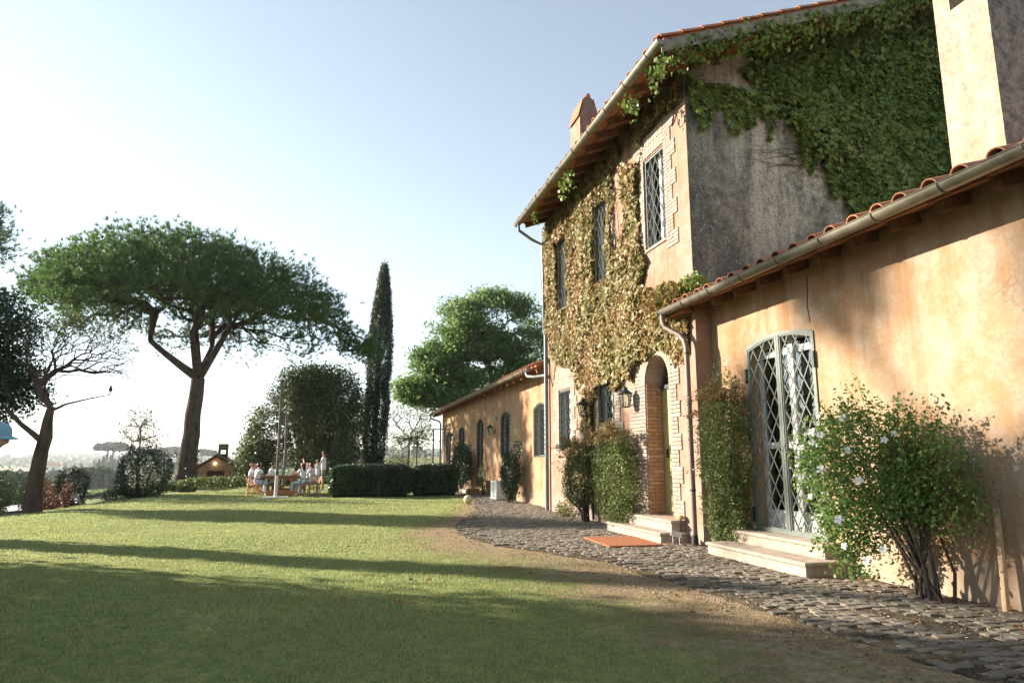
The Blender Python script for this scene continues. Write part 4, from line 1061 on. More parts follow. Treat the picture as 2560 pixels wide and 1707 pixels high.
# feathery tree behind the far wing
broadleaf('feathery_tree', 'tall airy tree with feathery leaves behind the far wing roof', (13.3, 58, -.2), [(13.3, 58, -.2), (13.25, 58, 3), (13.2, 58, 6), (13.15, 58, 8.4), (12.9, 58, 9.6)], [.42, .36, .3, .24, .16],
          [((10.6, 58, 13.4), (3.1, 2.6, 2.0), 2), ((13.6, 58, 14.6), (3.3, 2.6, 1.8), 2), ((17.4, 58, 13.6), (3.2, 2.6, 2.2), 2), ((8.6, 58, 10.0), (2.4, 2.0, 1.7), 1.4), ((6.7, 57.5, 7.2), (1.9, 1.5, 1.2), 1.), ((12.0, 57.5, 11.4), (3.0, 2, 1.6), 1.3), ((17.2, 58, 10.2), (2.9, 2, 2.4), 1.4), ((10.2, 57.5, 8.3), (2.4, 2, 1.0), .8), ((9.0, 57, 6.6), (2.6, 2, 1.1), .9), ((15.6, 58, 8.4), (3.2, 2, 1.7), 1.0), ((12.9, 58, 12.6), (4.6, 2.6, 2.4), 1.6)],
          2400, 'ailanthus', .36, 34, (.40, .40, .30), k0=2, rt=.012, thr=-.2, bow=-.06, bias=(0, 0, .7), asp=.36, shell=.3, noiseS=.33, seg=.9)
broadleaf('airy_tree', 'pale airy young tree left of the far wing corner', (5.3, 51, -.3), [(5.3, 51, -.3), (5.3, 51, 1), (5.35, 51, 2), (5.4, 51, 3)], [.12, .1, .08, .05],
          [((5.3, 51, 3.9), (2.1, 1.8, 1.6), 1.4), ((5.6, 51, 2.1), (2.0, 1.8, 1.5), 1)], 330, 'airy', .13, 16, (.25, .25, .2), rt=.012, thr=-.1, bow=-.05)
broadleaf('small_tree', 'small sparse round tree rising above the large bush on the left', (-8.7, 35.5, -.6), [(-8.7, 35.5, -.6), (-8.72, 35.5, .6), (-8.75, 35.5, 1.6), (-8.75, 35.5, 2.4)], [.08, .07, .055, .035],
          [((-8.75, 35.5, 2.75), (1.3, 1.2, .75), 1.5), ((-8.8, 35.5, 3.45), (.65, .6, .6), .5), ((-8.7, 35.5, 1.9), (.9, .9, .6), .4)], 170, 'brownish', .085, 13, (.12, .12, .1), rt=.008, bow=-.04, seg=.35, shell=.25)

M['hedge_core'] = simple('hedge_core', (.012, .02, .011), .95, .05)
# ================= hedges and shrubs
def hedge_block(name, label, x0, x1, y0, y1, h, leaf='hedge', group=None, lsize=.06, dens=1700, cat='hedge', seed=2):
    th = thing(name, label, cat, ((x0+x1)/2, (y0+y1)/2, 0), group=group)
    lx, ly = x1-x0, y1-y0; A_ = [(lx*h, 0), (lx*h, 1), (ly*h, 2), (ly*h, 3), (lx*ly, 4)]; out = []
    for ar, k in A_:
        n = int(ar*dens); u, v = rng.random(n), rng.random(n); o_ = np.abs(rng.normal(size=n))*.06
        if k == 0: P = np.stack([x0+lx*u, y0+o_, h*v], -1)
        elif k == 1: P = np.stack([x0+lx*u, y1-o_, h*v], -1)
        elif k == 2: P = np.stack([x0+o_, y0+ly*u, h*v], -1)
        elif k == 3: P = np.stack([x1-o_, y0+ly*u, h*v], -1)
        else: P = np.stack([x0+lx*u, y0+ly*v, h-o_+.02], -1)
        out.append(P)
    P = np.concatenate(out); c = np.array([(x0+x1)/2, (y0+y1)/2, h*.5])
    # round the corners and make the faces uneven
    d = (P-c)/np.array([lx/2, ly/2, h/2]); m_ = np.abs(d); k2 = np.sort(m_, 1)[:, 1]; P = c + (P-c)*(1-.16*sstep(.7, 1.05, k2))[:, None]
    nn = npn(P[:, 0]+P[:, 2], P[:, 1]-P[:, 2], 1.6, seed)[:, None]; P = P + unit(P-c)*nn*.13
    np_part('foliage', *leaves(P, lsize, (0, 0, .3)), M[leaf], th, kind='stuff')
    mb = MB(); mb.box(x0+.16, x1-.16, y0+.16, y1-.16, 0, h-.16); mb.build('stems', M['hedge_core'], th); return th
hedge_block('hedge', 'long clipped dark laurel hedge, longer left block beside the table', -.12, 3.05, 27.6, 29.4, 1.22)
hedge_block('hedge', 'shorter clipped dark laurel hedge block nearest the far wing', 3.12, 5.0, 27.8, 29.6, 1.20, seed=5)
def shrub(name, label, c, r, leaf, lsize, n, cat='bush', shell=.6, stems=8, group=None, bias=(0, 0, .4), amp=.14, sd=3, base=None, zmin=.05, flat=None, asp=.5):
    base = base or (c[0], c[1], 0.); th = thing(name, label, cat, base, group=group)
    P = in_ellipsoid(n, c, r, shell**2); d = unit((P-np.array(c))/np.array(r)); nn = npn(d[:, 0]*2+d[:, 2], d[:, 1]*2-d[:, 2], 1.3, sd)[:, None]
    P = P + (P-np.array(c))*nn*amp*2.2; P = P[P[:, 2] > zmin+base[2]]
    np_part('foliage', *leaves(P, lsize, bias, asp), M[leaf], th, kind='stuff')
    mb = MB(); k = 0
    for q in range(stems):
        e = np.array(c) + unit(rng.normal(size=3)+np.array([0, 0, .7]))*np.array(r)*.75
        b = np.array(base) + np.append(rng.normal(size=2)*.06, 0); mid = (b+e)/2 + rng.normal(size=3)*.06
        mb.tube([b, mid, e], [.022, .016, .006], 5)
    mb.build('stems', M['vine_stem'], th); return th
shrub('topiary_bush', 'large rounded dark clipped bush under the small sparse tree', (-7.55, 31.6, .78), (1.05, 1.0, 1.22), 'bushdark', .07, 15000, shell=.75, base=(-7.55, 31.6, -.4), zmin=.0)
shrub('clipped_bush', 'small dark clipped bush left of the large rounded bush', (-9.55, 29.8, .35), (.58, .6, .85), 'bushdark', .06, 6000, shell=.7, base=(-9.55, 29.8, -.55))
shrub('red_shrub', 'reddish leafed shrub between the leaning tree and the small bush', (-9.25, 26.4, .12), (.42, .4, .62), 'redleaf', .055, 900, shell=.3, base=(-9.25, 26.4, -.5), stems=14)
shrub('red_shrub', 'taller upright reddish shrub tip beside the small clipped bush', (-8.75, 26.8, .2), (.2, .25, .62), 'redleaf', .055, 420, shell=.3, base=(-8.75, 26.8, -.5), stems=9)
shrub('wild_shrub', 'dark ragged bush at the left edge beside the leaning trunk', (-10.5, 24.6, .15), (.9, .8, .85), 'oak', .07, 9000, shell=.6, base=(-10.3, 24.6, -.5), amp=.3)
shrub('low_shrub', 'low dark shrub at the foot of the large rounded bush', (-8.35, 30.9, -.02), (.45, .45, .42), 'bushdark', .06, 1900, base=(-8.35, 30.9, -.45))
for i, (x, y, r_, lab) in enumerate([(-11.6, 33, .8, 'yellow green wild bushes below the garden edge on the left'), (-13.0, 30, 1.3, 'olive wild bush behind the leaning trunk'), (1.6, 52.5, 1.7, 'leafy shrub between the round tree and the cypress'), (4.3, 50.5, 1.3, 'bright green shrub right of the cypress'), (-.4, 47.5, 1.1, 'light green shrub behind the standing people')]):
    zb = float(terrain(x, y)); shrub('wild_shrub', lab, (x, y, zb+r_*.62), (r_*1.2, r_, r_), ['wild', 'oak', 'oak', 'wild', 'wild'][i], .1, 5200, base=(x, y, zb), amp=.25, shell=.5)
# bed plants at the far lawn edge
n = 5200; xx = -8.6 + 8.4*rng.random(n); yb_ = np.interp(xx, [-8.6, -6.8, -5.3, -2.7, -.2], [36.5, 35.2, 38.6, 42, 43.5]); C = np.stack([xx, yb_+1.4*rng.random(n), -.1+.0*xx], -1); C[:, 2] += (.1+.42*rng.random(n))*(1+.5*npn(xx, xx*0, 1.1, 6))
tag(np_part('bed_plants', *leaves(C, .2, (0, 0, .2), .35, droop=(0, 0, 1.)), M['wild']), kind='stuff')

# ================= plants against the house
M['redgrowth'] = leafmat('reddish_new_leaves', [(.16, .15, .045), (.26, .15, .06), (.34, .15, .075)], .35)
def in_block(n, c, r, shell):
    P = rng.random((n*3, 3))*2-1; q = (np.abs(P)**2.5).sum(1); P = P[(q < 1) & (q > shell)][:n]
    return P*np.array(r) + np.array(c)
def climber(name, label, base, c, r, leaf, lsize, n, stems, amp=.2, sd=5, cat='climbing plant', shell=.35, loose=900, group=None):
    th = thing(name, label, cat, base, group=group)
    P = in_block(n, c, r, shell**2); d = unit((P-np.array(c))/np.array(r)); nn = npn(P[:, 1]*1.3+d[:, 0], P[:, 2]*1.3, 1.1, sd)[:, None]
    P = P + (P-np.array(c))*nn*amp*2; L = in_ellipsoid(loose, c, tuple(np.array(r)*np.array([1.0, 1.22, 1.1])), .5); P = np.concatenate([P, ray_density(L, 1.5, sd, .05)])
    S = []; c_, r_ = np.array(c), np.array(r)
    for q in range(60):
        o_ = c_ + (rng.random(3)*2-1)*r_*.85; o_[0] = c_[0] - r_[0]*rng.random(); dv = rng.normal(size=3)*np.array([.5, 1, .5]) + np.array([-.35, 0, .75]); dv /= np.linalg.norm(dv); L_ = .15+.32*rng.random(); n_ = int(70*L_)
        if rng.random() < .45: o_[2] = c_[2] + r_[2]*.9
        u_ = rng.random(n_)[:, None]; S.append(o_ + dv*L_*u_ + np.array([0, 0, -.25])*L_*u_**2 + rng.normal(size=(n_, 3))*.022)
    S = np.concatenate(S); P = np.concatenate([P, S])
    P = P[(P[:, 2] > .06) & (P[:, 0] < (MX-.03 if base[1] > YC else D-.02))]
    S = S[S[:, 2] > c_[2]+.55*r_[2]]; S = S[S[:, 0] < (MX if base[1] > YC else D)-.03]; np_part('new_growth', *leaves(np.repeat(S, 2, 0)+rng.normal(size=(len(S)*2, 3))*.03, lsize, (-.4, 0, .4)), M['redgrowth'], th, kind='stuff')
    np_part('foliage', *leaves(P, lsize, (-.4, 0, .4)), M[leaf], th, kind='stuff')
    mb = MB()
    for q in range(stems):
        e = np.array(c) + unit(rng.normal(size=3)+np.array([0, 0, .3]))*np.array(r)*.9; b = np.array(base) + np.append(rng.normal(size=2)*.05, 0)
        e[0] = min(e[0], (MX if base[1] > YC else D)-.05); mid = b*.45+e*.55+rng.normal(size=3)*.07; mid[0] = min(mid[0], e[0])
        mb.tube([b, b*.8+mid*.2+np.array([0, 0, .15]), mid, e], [.02, .017, .012, .005], 5)
    mb.build('stems', M['vine_stem'], th); return th
climber('jasmine_column', 'tall column of jasmine climbing between the downpipe and the glazed door', (5.98, 9.85, 0), (5.95, 9.70, 1.22), (.28, .46, 1.30), 'jasmine', .042, 17000, 16, amp=.3, loose=2600)
climber('jasmine_bush', 'jasmine bush with bare base left of the latticed ground floor window', (5.7, 15.2, 0), (5.62, 15.45, 1.05), (.34, .62, .72), 'jasmine', .045, 9000, 14, sd=9)
climber('jasmine_bush', 'tall jasmine bush covering the wall left of the brick doorway', (5.65, 13.3, 0), (5.62, 13.35, 1.08), (.34, .85, .95), 'jasmine', .045, 15000, 14, sd=12, amp=.25)
shrub('wall_shrub', 'dark green shrub against the far wing beside the air conditioner', (5.75, 22.6, .85), (.36, .62, .82), 'bushdark', .07, 5200, base=(5.75, 22.6, 0), amp=.25, shell=.55)
C = in_ellipsoid(260, (5.85, 22.0, 1.75), (.18, .25, .35), .2); np_part('shoot', *leaves(C, .07), M['bushdark'], bpy.data.objects['wall_shrub'], kind='stuff')
shrub('wall_shrub', 'tall dark shrub against the far wing near its glazed door', (5.65, 31.3, 1.15), (.5, 1.35, 1.05), 'bushdark', .08, 8000, base=(5.65, 31.3, 0), amp=.25, shell=.55, zmin=.02)
shrub('potted_climber', 'thin pale green climber on the far wing wall under the lantern', (6.0, 27.9, .75), (.2, .9, .75), 'airy', .07, 650, base=(6.0, 27.9, 0), shell=.2)
shrub('weeds', 'tuft of weeds at the foot of the wall right of the long downpipe', (5.75, 16.9, .18), (.2, .7, .22), 'jasmine', .05, 700, base=(5.75, 16.9, 0), shell=.3, cat='plant')
# rose bush
th = thing('rose_bush', 'big white rose bush against the right wall beside the glazed door', 'rose bush', (5.88, 6.0, 0))
tips = np.concatenate([in_ellipsoid(400, (5.72, 6.45, 1.25), (.46, .95, .72), .3), in_ellipsoid(130, (5.82, 5.72, 1.1), (.36, .5, .62), .3), in_ellipsoid(70, (5.65, 6.6, .75), (.35, .6, .5), .2)])
tips = np.concatenate([tips, in_ellipsoid(80, (5.6, 6.65, .5), (.3, .42, .34), .1)]); tips = tips[(tips[:, 0] < D-.04) & (tips[:, 2] > .12)]
m_ = MB()
for k in range(15):
    b = np.array([5.9, 5.95, 0]) + rng.normal(size=3)*np.array([.06, .11, 0]); b[2] = -.02
    e = np.array([5.78+rng.normal()*.1, 5.55+1.2*rng.random(), .95+.6*rng.random()]); sub_t = tips[np.argsort(np.linalg.norm(tips-e, axis=1))[:26]]
    tr_ = noisy_axis([b, b*.5+e*.5+np.array([-.05, 0, .1]), e], 6, .02, k); a_ = attract_tree(tr_, [.019, .016, .014, .011, .009, .006], sub_t, 2, .3, .2, .0022, .45, -.05, .06, (3, 3, 5)); m_.add(a_.v, a_.f)
m_.build('stems', M['vine_stem'], th, smooth=True, fixn=False)
C = np.repeat(tips, 24, 0); C = C + rng.normal(size=C.shape)*np.array([.08, .095, .095]); C = C[(C[:, 0] < D-.02) & (C[:, 2] > .1)]
k_ = (npn(C[:, 1]*1.+C[:, 0], C[:, 2], 1.9, 44) > -.24); C = C[k_]
S = []; sm = MB()
for q in range(75):
    a_ = rng.random(3)*2-1; a_[2] = abs(a_[2]); a_[0] = -abs(a_[0]); a_ /= np.linalg.norm(a_); o_ = np.array([5.72, 6.2, 1.2]) + a_*np.array([.42, .95, .66]); dv = a_ + np.array([-.1, 0, .7]) + .35*rng.normal(size=3); dv /= np.linalg.norm(dv); L_ = .18+.34*rng.random(); n_ = int(55*L_)
    u_ = rng.random(n_)[:, None]; S.append(o_ + dv*L_*u_ + rng.normal(size=(n_, 3))*.03); e_ = o_+dv*L_
    if e_[0] < D-.04: sm.tube([o_-dv*.15, o_+dv*L_*.5, e_], [.004, .003, .0015], 4)
sm.build('shoots', M['twig'], th, fixn=False)
C = np.concatenate([C]+S); C = C[C[:, 0] < D-.02]
np_part('foliage', *leaves(C, .046, (-.3, 0, .5), .62), M['rose'], th, kind='stuff')
def rose_mesh(r):
    mb = MB()
    for ring, (n_, rr_, tilt, zz) in enumerate(((5, 1., .35, 0), (5, .8, .8, .15), (4, .5, 1.15, .25), (3, .3, 1.4, .3))):
        for q in range(n_):
            a_ = 2*math.pi*(q+.37*ring)/n_; ca_, sa_ = math.cos(a_), math.sin(a_); w_ = rr_*.75
            P = []
            for (u, v, h_) in ((0, 0, 0), (.55, -w_*.5, .1), (1, -w_*.38, .0), (1.08, 0, -.05), (1, w_*.38, 0), (.55, w_*.5, .1)):
                xr_ = u*rr_*math.cos(tilt); z_ = zz+u*rr_*math.sin(tilt)*.8+h_; P.append(((xr_*ca_-v*sa_)*r, (xr_*sa_+v*ca_)*r, z_*r))
            mb.add(P, [(0, 1, 2, 3, 4, 5)])
    return mk_mesh('rose_flower', mb.v, mb.f, M['petal'])
rme = rose_mesh(.042)
for (y, z, dx) in [(6.95, 1.93, -.2), (6.85, 1.72, -.3), (6.75, 1.6, -.38), (6.6, 1.68, -.4), (5.62, 1.66, -.2), (5.7, 1.6, -.25), (6.78, 1.0, -.5), (6.35, .78, -.52), (6.55, .48, -.42), (6.38, .35, -.4), (6.95, 1.22, -.4), (5.95, 1.2, -.5), (7.2, 1.35, -.3), (6.3, 1.85, -.2), (6.1, 1.5, -.4), (7.05, 1.55, -.35), (6.5, 1.3, -.55), (5.95, .52, -.4)]:
    q_ = max(.05, 1-((y-6.25)/1.15)**2-((z-1.2)/.85)**2)
    o = link('rose_flower', rme, th); o.location = (5.72-.52*math.sqrt(q_)-.05-5.88, y-6.0, z); o.rotation_euler = Vector((-.8+random.uniform(-.3, .3), -.6+random.uniform(-.3, .3), .35)).to_track_quat('Z', 'Y').to_euler(); s = random.uniform(.8, 1.25); o.scale = (s, s, s)

# ================= creepers on the main house
def ivy_leaf_mesh(P2, X_fun, N_, U_, size, thick, mat, name, parent, seedn):
    """palmate leaves hanging on a wall; P2 (n,2) wall coordinates"""
    n = len(P2)
    shp = np.array([(0, -.5), (.32, -.22), (.5, .12), (.22, .1), (0, .5), (-.22, .1), (-.5, .12), (-.32, -.22)]); shp[:, 1] *= -1
    nrm = unit(np.array(N_) + .45*rng.normal(size=(n, 3)) + np.array([0, 0, .35])); dn = np.array([0, 0, -1.])+.4*rng.normal(size=(n, 3)); dn = unit(dn-nrm*(dn*nrm).sum(1, keepdims=True)); sd_ = np.cross(nrm, dn)
    s = size*(.45+1.05*rng.random(n)**1.4); C = X_fun(P2)
    C = C + np.array(N_)*(.02+thick*rng.random(n)*np.maximum(.1, 1+1.1*npn(P2[:, 0], P2[:, 1], 1.1, seedn)+.7*npn(P2[:, 0], P2[:, 1], 3.1, seedn+1)))[:, None]
    V = C[:, None, :] + (sd_[:, None, :]*shp[None, :, 0, None] + dn[:, None, :]*(-shp[None, :, 1, None]))*s[:, None, None]
    return np_part(name, V.reshape(-1, 3), np.arange(n*8).reshape(-1, 8), mat, parent, kind='stuff')
th = thing('autumn_creeper', 'creeper turning yellow and red over the sunlit front of the main house', 'creeper', (MX, 14.5, 0))
FI = [(10.42, 8.3), (10.8, 8.3), (12.0, 8.4), (19.1, 8.4), (19.12, 6.0), (18.8, 5.0), (18.3, 4.3), (17.6, 3.95), (16.6, 3.75), (16.2, 3.1), (15.6, 2.95), (15.75, 2.1), (15.5, 1.6), (15.2, 1.6), (15.15, 2.8), (14.6, 3.0), (14.1, 2.85), (13.6, 2.95), (13.3, 3.2), (13.0, 3.0), (12.6, 3.4), (12.25, 3.35), (11.8, 3.5), (11.3, 3.3), (10.95, 2.6), (10.7, 2.7), (10.6, 3.5), (10.5, 4.2), (10.45, 4.45), (10.8, 4.35), (11.2, 4.7), (11.7, 4.5), (12.0, 4.75), (12.4, 4.9), (12.1, 5.3), (12.35, 5.75), (12.4, 6.6), (12.35, 7.5), (12.1, 7.95), (11.2, 8.0), (10.8, 7.9), (10.45, 7.95)]
P = sample_poly(FI, 125000)
y, z = P[:, 0], P[:, 1]
dens = npn(y, z, .55, 61)*.6 + npn(y, z, 1.7, 62)*.5 + .55
dens -= .75*np.exp(-((y-13.5)**2/.35+(z-6.6)**2/.7)) + .5*np.exp(-((y-16.1)**2/.25+(z-6.6)**2/.6)) + .6*np.exp(-((y-12.4)**2/.3+(z-7.7)**2/.2)) + .5*np.exp(-((y-13.5)**2/.5+(z-7.9)**2/.15))
dens -= .6*sstep(3.3, 2.9, z)*(y < 12.9)
keep = rng.random(len(P)) < np.clip(dens*1.5, .0, 1)
inwin = np.zeros(len(P), bool)
for (a, b, c_, d_) in U + LW: inwin |= (y > a-.02) & (y < b+.02) & (z > c_-.02) & (z < d_-.03)
ya_, hw_ = (AD[0]+AD[1])/2, (AD[1]-AD[0])/2
inwin |= (np.abs(y-ya_) < hw_-.02) & (z < 2.9) | (((y-ya_)**2+(z-2.9)**2 < (hw_-.08)**2))
P = P[keep & ~inwin]
ivy_leaf_mesh(P, lambda p: np.stack([np.full(len(p), MX), p[:, 0], p[:, 1]], -1), (-1, 0, 0), None, .088, .10, M['ivy_front'], 'foliage', th, 5)
mb = MB()
for k in range(26):
    y0_ = 12.7 + 5.8*random.random(); pts = [(MX-.015, y0_, 3.3+1.2*random.random())]
    for q in range(7): pts.append((MX-.02-.02*random.random(), pts[-1][1]+random.uniform(-.35, .35), pts[-1][2]+random.uniform(.3, .9)))
    pts = [p for p in pts if p[2] < 8.3]
    if len(pts) > 2 and not any(a-.1 < p[1] < b+.1 and c_ < p[2] < d_ for p in pts for (a, b, c_, d_) in U+LW): mb.tube(pts, [.014-.0012*q for q in range(len(pts))], 4)
mb.tube([(5.9, 15.3, .05), (5.9, 15.35, 1.2), (5.92, 15.3, 2.4), (5.92, 15.1, 3.4)], [.03, .025, .022, .018], 6)
mb.build('stems', M['vine_stem'], th)
# hanging trails from the gutter
th2 = thing('gutter_creeper', 'trails of creeper spilling over the gutter and verge at the roof corner', 'creeper', (5.3, 10, 8.4))
C = []
for (x, y, z, L) in [(5.1, 9.6, 8.3, .6), (5.12, 9.95, 8.3, .75), (5.2, 9.75, 8.3, .5), (5.15, 10.9, 8.25, .6), (5.1, 11.15, 8.25, .35), (5.1, 14.3, 8.2, .6), (5.1, 14.7, 8.2, .4), (5.15, 15.1, 8.2, .5), (5.1, 17.3, 8.2, .4)]:
    n = int(75*L); q = rng.random(n); C.append(np.stack([x+.05*rng.normal(size=n), y+.09*rng.normal(size=n)+.06*np.sin(q*6), z-L*q], -1))
for k in range(60):
    x = 5.15+6.3*random.random()**1.1; n = int(random.uniform(20, 70)); L = random.uniform(.12, .5)*(1.5 if x > 8.6 else 1)
    q = rng.random(n); C.append(np.stack([x+.12*rng.normal(size=n), 9.50+.09*rng.normal(size=n), roofz(x)-.12-L*q+.05*rng.normal(size=n)], -1))
C = np.concatenate(C)
np_part('foliage', *leaves(C, .085, (-.3, -.6, .2), .8, droop=(0, 0, -1)), M['ivy_gable'], th2, kind='stuff')
# green creeper on the gable
th = thing('green_creeper', 'dense green creeper covering the shaded grey gable wall below the verge', 'creeper', (9.5, YC, 3))
GI = [(5.97, 8.6), (6.4, 8.85), (8.0, 9.45), (10.9, 10.5), (12.0, 10.9), (11.9, 6.3), (11.2, 5.6), (10.3, 5.7), (9.9, 6.1), (9.4, 6.35), (9.15, 6.75), (9.35, 7.2), (8.95, 6.9), (8.8, 7.6), (8.3, 8.05), (7.9, 8.1), (7.5, 8.05), (7.15, 7.9), (6.9, 8.05), (6.6, 7.75), (6.35, 7.9), (6.15, 7.4), (6.0, 7.9)]
P = sample_poly(GI, 100000); y, z = P[:, 0], P[:, 1]
dens = 1.15 + .5*npn(y, z, .8, 71) - .95*np.exp(-((y-6.35)**2/.12+(z-8.35)**2/.03)) - .95*np.exp(-((y-7.35)**2/.22+(z-8.3)**2/.03)) - .8*np.exp(-((y-7.3)**2/.10+(z-8.85)**2/.03)) - .9*np.exp(-((y-9.55)**2/.06+(z-7.3)**2/.06)) - .6*np.exp(-((y-9.7)**2/.1+(z-6.9)**2/.05))
# thinner where the mass frays towards its lower left edge
edge_ = np.array([min(math.hypot((a-p[0]), (b-p[1])) for a, b in GI[6:]) for p in P[::1]]) if False else None
dens -= 1.05*sstep(8.2, 8.38, z)*sstep(7.5, 6.9, y)*(.75+.9*npn(y, z, 2., 77))
low = sstep(.35, -.1, z - np.interp(y, [6, 7.4, 8.4, 9, 9.4, 10, 12], [7.9, 7.9, 7.9, 7.2, 6.6, 6.3, 5.9]))
dens -= low*(.75 + .9*npn(y*3, z*.4, 1.3, 72))
P = P[rng.random(len(P)) < np.clip(dens, 0, 1)]
ex = [6, 7.4, 8.4, 9, 9.4, 10, 11, 12]; ez = [7.9, 7.9, 7.8, 7.1, 6.5, 6.0, 5.6, 5.6]; T = [P]
for k in range(95):
    x_ = 6.05+5.8*rng.random(); L_ = (.15+.85*rng.random()**2)*(1.2 if x_ > 8.3 else .8); n_ = int(120*L_); q = rng.random(n_)
    T.append(np.stack([x_+.045*rng.normal(size=n_)*(1.3-q)+.05*np.sin(q*5+k), np.interp(x_, ex, ez)+.15-L_*q], -1))
for k in range(26):
    x_ = 8.2+1.9*rng.random(); z_ = np.interp(x_, ex, ez)-.05-.55*rng.random(); n_ = 45; T.append(np.stack([x_+.13*rng.normal(size=n_), z_+.07*rng.normal(size=n_)], -1))
P = np.concatenate(T)
ivy_leaf_mesh(P, lambda p: np.stack([p[:, 0], np.full(len(p), YC-.006), p[:, 1]], -1), (0, -1, 0), None, .10, .15, M['ivy_gable'], 'foliage', th, 6)
mb = MB()
for k in range(13):
    x = 9.2+random.uniform(-.4, .4); z = 6.98+random.uniform(-.22, .22); pts = [(x, YC-.02, z)]
    for q in range(9): pts.append((pts[-1][0]-random.uniform(.12, .32), YC-.02, pts[-1][2]+random.uniform(-.09, .10)))
    mb.tube(pts, [.007-.0006*q for q in range(10)], 4)
mb.build('stems', M['vine_stem'], th)
# tuft on the low roof at the house corner
C = in_ellipsoid(900, (5.98, 10.5, 4.42), (.22, .4, .24), .2); np_part('roof_tuft', *leaves(C, .07), M['ivy_gable'], th, kind='stuff')
C = in_ellipsoid(1300, (5.75, 11.1, 4.25), (.25, .7, .35), .2); np_part('roof_tuft', *leaves(C, .085, asp=.8), M['ivy_front'], bpy.data.objects['autumn_creeper'], kind='stuff')

# ================= trees outside the frame on the left whose shade lies on the lawn
def sq(t_, q): return (SD.x*t_ + .55*q, SD.y*t_ + .83*q)
def offtree(label, t_, q, rq, z0, z1, n, k=24, thr=-9, leaf='oak', ls=.16, sig=.3, rt_=None):
    x, y = sq(t_, q); zb = float(terrain(x, y)); rt_ = rt_ or rq
    return broadleaf('garden_tree', label, (x, y, zb), [(x, y, zb), (x, y, zb*.5+z0*.5), (x, y, z0), (x, y, (z0+z1)/2)], [.2, .17, .14, .08], [((x, y, (z0+z1)/2), (rq, rt_, (z1-z0)/2), 1)], n, leaf, ls, k, (sig, sig, sig), shell=.2, thr=thr)
offtree('dense evergreen tree outside the left edge, shading the nearest lawn', 15.5, 4.75, 2.45, -.3, 7.5, 620, 34, ls=.2)
offtree('dense evergreen tree outside the left edge, second from the camera', 15.5, 1.6, 2.6, -.3, 7.8, 620, 34, ls=.2)
offtree('dense evergreen tree outside the left edge, third from the camera', 15.5, -2.0, 2.7, -.3, 7.6, 600, 34, ls=.2)
offtree('dense evergreen tree outside the left edge, level with the camera', 15.5, -6.0, 2.8, -.3, 7.8, 520, 34, ls=.2)
offtree('slim tree outside the left edge casting one thin band of shade', 17.0, 8.55, .40, .0, 6.4, 260, 26, sig=.13)
def wl_pt(q, zw, t_=45.): x_, y_ = sq(t_, q); return (x_, y_, zw + (t_ - (-5.19+.55*(q+3.44)/.83*-1+.0 if False else (q-3.44)/.83*.55-5.19))*math.tan(SUN_EL))
x, y = sq(46, 8.5); zb = float(terrain(x, y))
broadleaf('garden_tree', 'tall loose tree far outside the left edge, dappling the right wall', (x, y, zb), [(x, y, zb), (x, y, 4), (x, y, 9), (x, y, 13)], [.3, .25, .2, .12],
          [(wl_pt(6.2, 2.2), (1.35, 1.35, 2.6), 2.4), (wl_pt(9.7, 3.9), (.8, .8, .8), .9), (wl_pt(8.0, .9), (.5, .5, .7), .35), (wl_pt(11.2, 1.6), (.55, .55, 1.6), .35), (wl_pt(8.1, 4.9), (.8, .8, .5), .4)], 430, 'oak', .17, 22, (.26, .26, .26), shell=.2)
offtree('broad tree outside the left edge shading the far lawn', 38, 20.3, 2.2, .5, 9.2, 420, 26)

# ------------------------------------------------------------------ things by the house
def lantern(label, x, y, z, s=1.):
    th = thing('wall_lantern', label, 'lantern', (x, y, z))
    w0, w1, h = .065*s, .10*s, .26*s
    def ringv(w_, zz): return [(x-w_, y-w_, zz), (x+w_, y-w_, zz), (x+w_, y+w_, zz), (x-w_, y+w_, zz)]
    zb = z-.16*s; mb = MB()
    for a, b in zip(ringv(w0, zb), ringv(w1, zb+h)): mb.tube([a, b], .008*s, 4)
    for w_, zz in ((w0, zb), (w1, zb+h)):
        r_ = ringv(w_, zz)
        for q in range(4): mb.tube([r_[q], r_[(q+1) % 4]], .009*s, 4)
    mb.build('frame', M['iron_dark'], th)
    V = ringv(w0*.95, zb+.004) + ringv(w1*.95, zb+h-.004); MB().add(V, [(0, 1, 5, 4), (1, 2, 6, 5), (2, 3, 7, 6), (3, 0, 4, 7)]).build('glass', M['glass'], th)
    MB().lathe([(w1*1.55, 0), (w1*1.5, .01), (w1*.75, .07*s), (w1*.5, .08*s), (w1*.5, .12*s), (w1*.2, .14*s), (.012, .15*s), (.012, .19*s), (.001, .2*s)], (x, y, zb+h+.004), 12).build('cap', M['iron_dark'], th)
    MB().lathe([(.012, 0), (.012, .09*s)], (x, y, zb+.01), 8).build('bulb', M['white_paint'], th)
    xw = MX if 10.4 < y < 19 else D
    MB().tube([(xw-.01, y, zb+h*.25), (x+w0, y, zb-.0), (x, y, zb-.005)], .011, 6).box(xw-.025, xw-.002, y-.035, y+.035, zb-.0, zb+.2).build('bracket', M['iron_dark'], th)
    return th
lantern('black wall lantern between the two ground floor windows of the main house', 5.74, 15.45, 2.62)
lantern('black wall lantern just left of the brick doorway', 5.74, 12.95, 2.64, 1.02)
lantern('small wall lantern on the far low wing beside its glazed door', 6.06, 27.0, 2.6, .95)
lantern('tiny wall lantern near the far corner behind the iron gate', 6.06, 36.4, 2.6, .95)
mb = MB(); n = 40
for k in range(1): mb.box(4.4, 5.33, 10.62, 12.0, .02, .045)
dm = mb.build('doormat', M['mat'], None); WLm = Vector((4.87, 11.3, 0))
dm.rotation_euler = (0, 0, 0); tag(dm, 'large reddish brown coir doormat lying on the cobbles before the brick doorway', 'doormat')
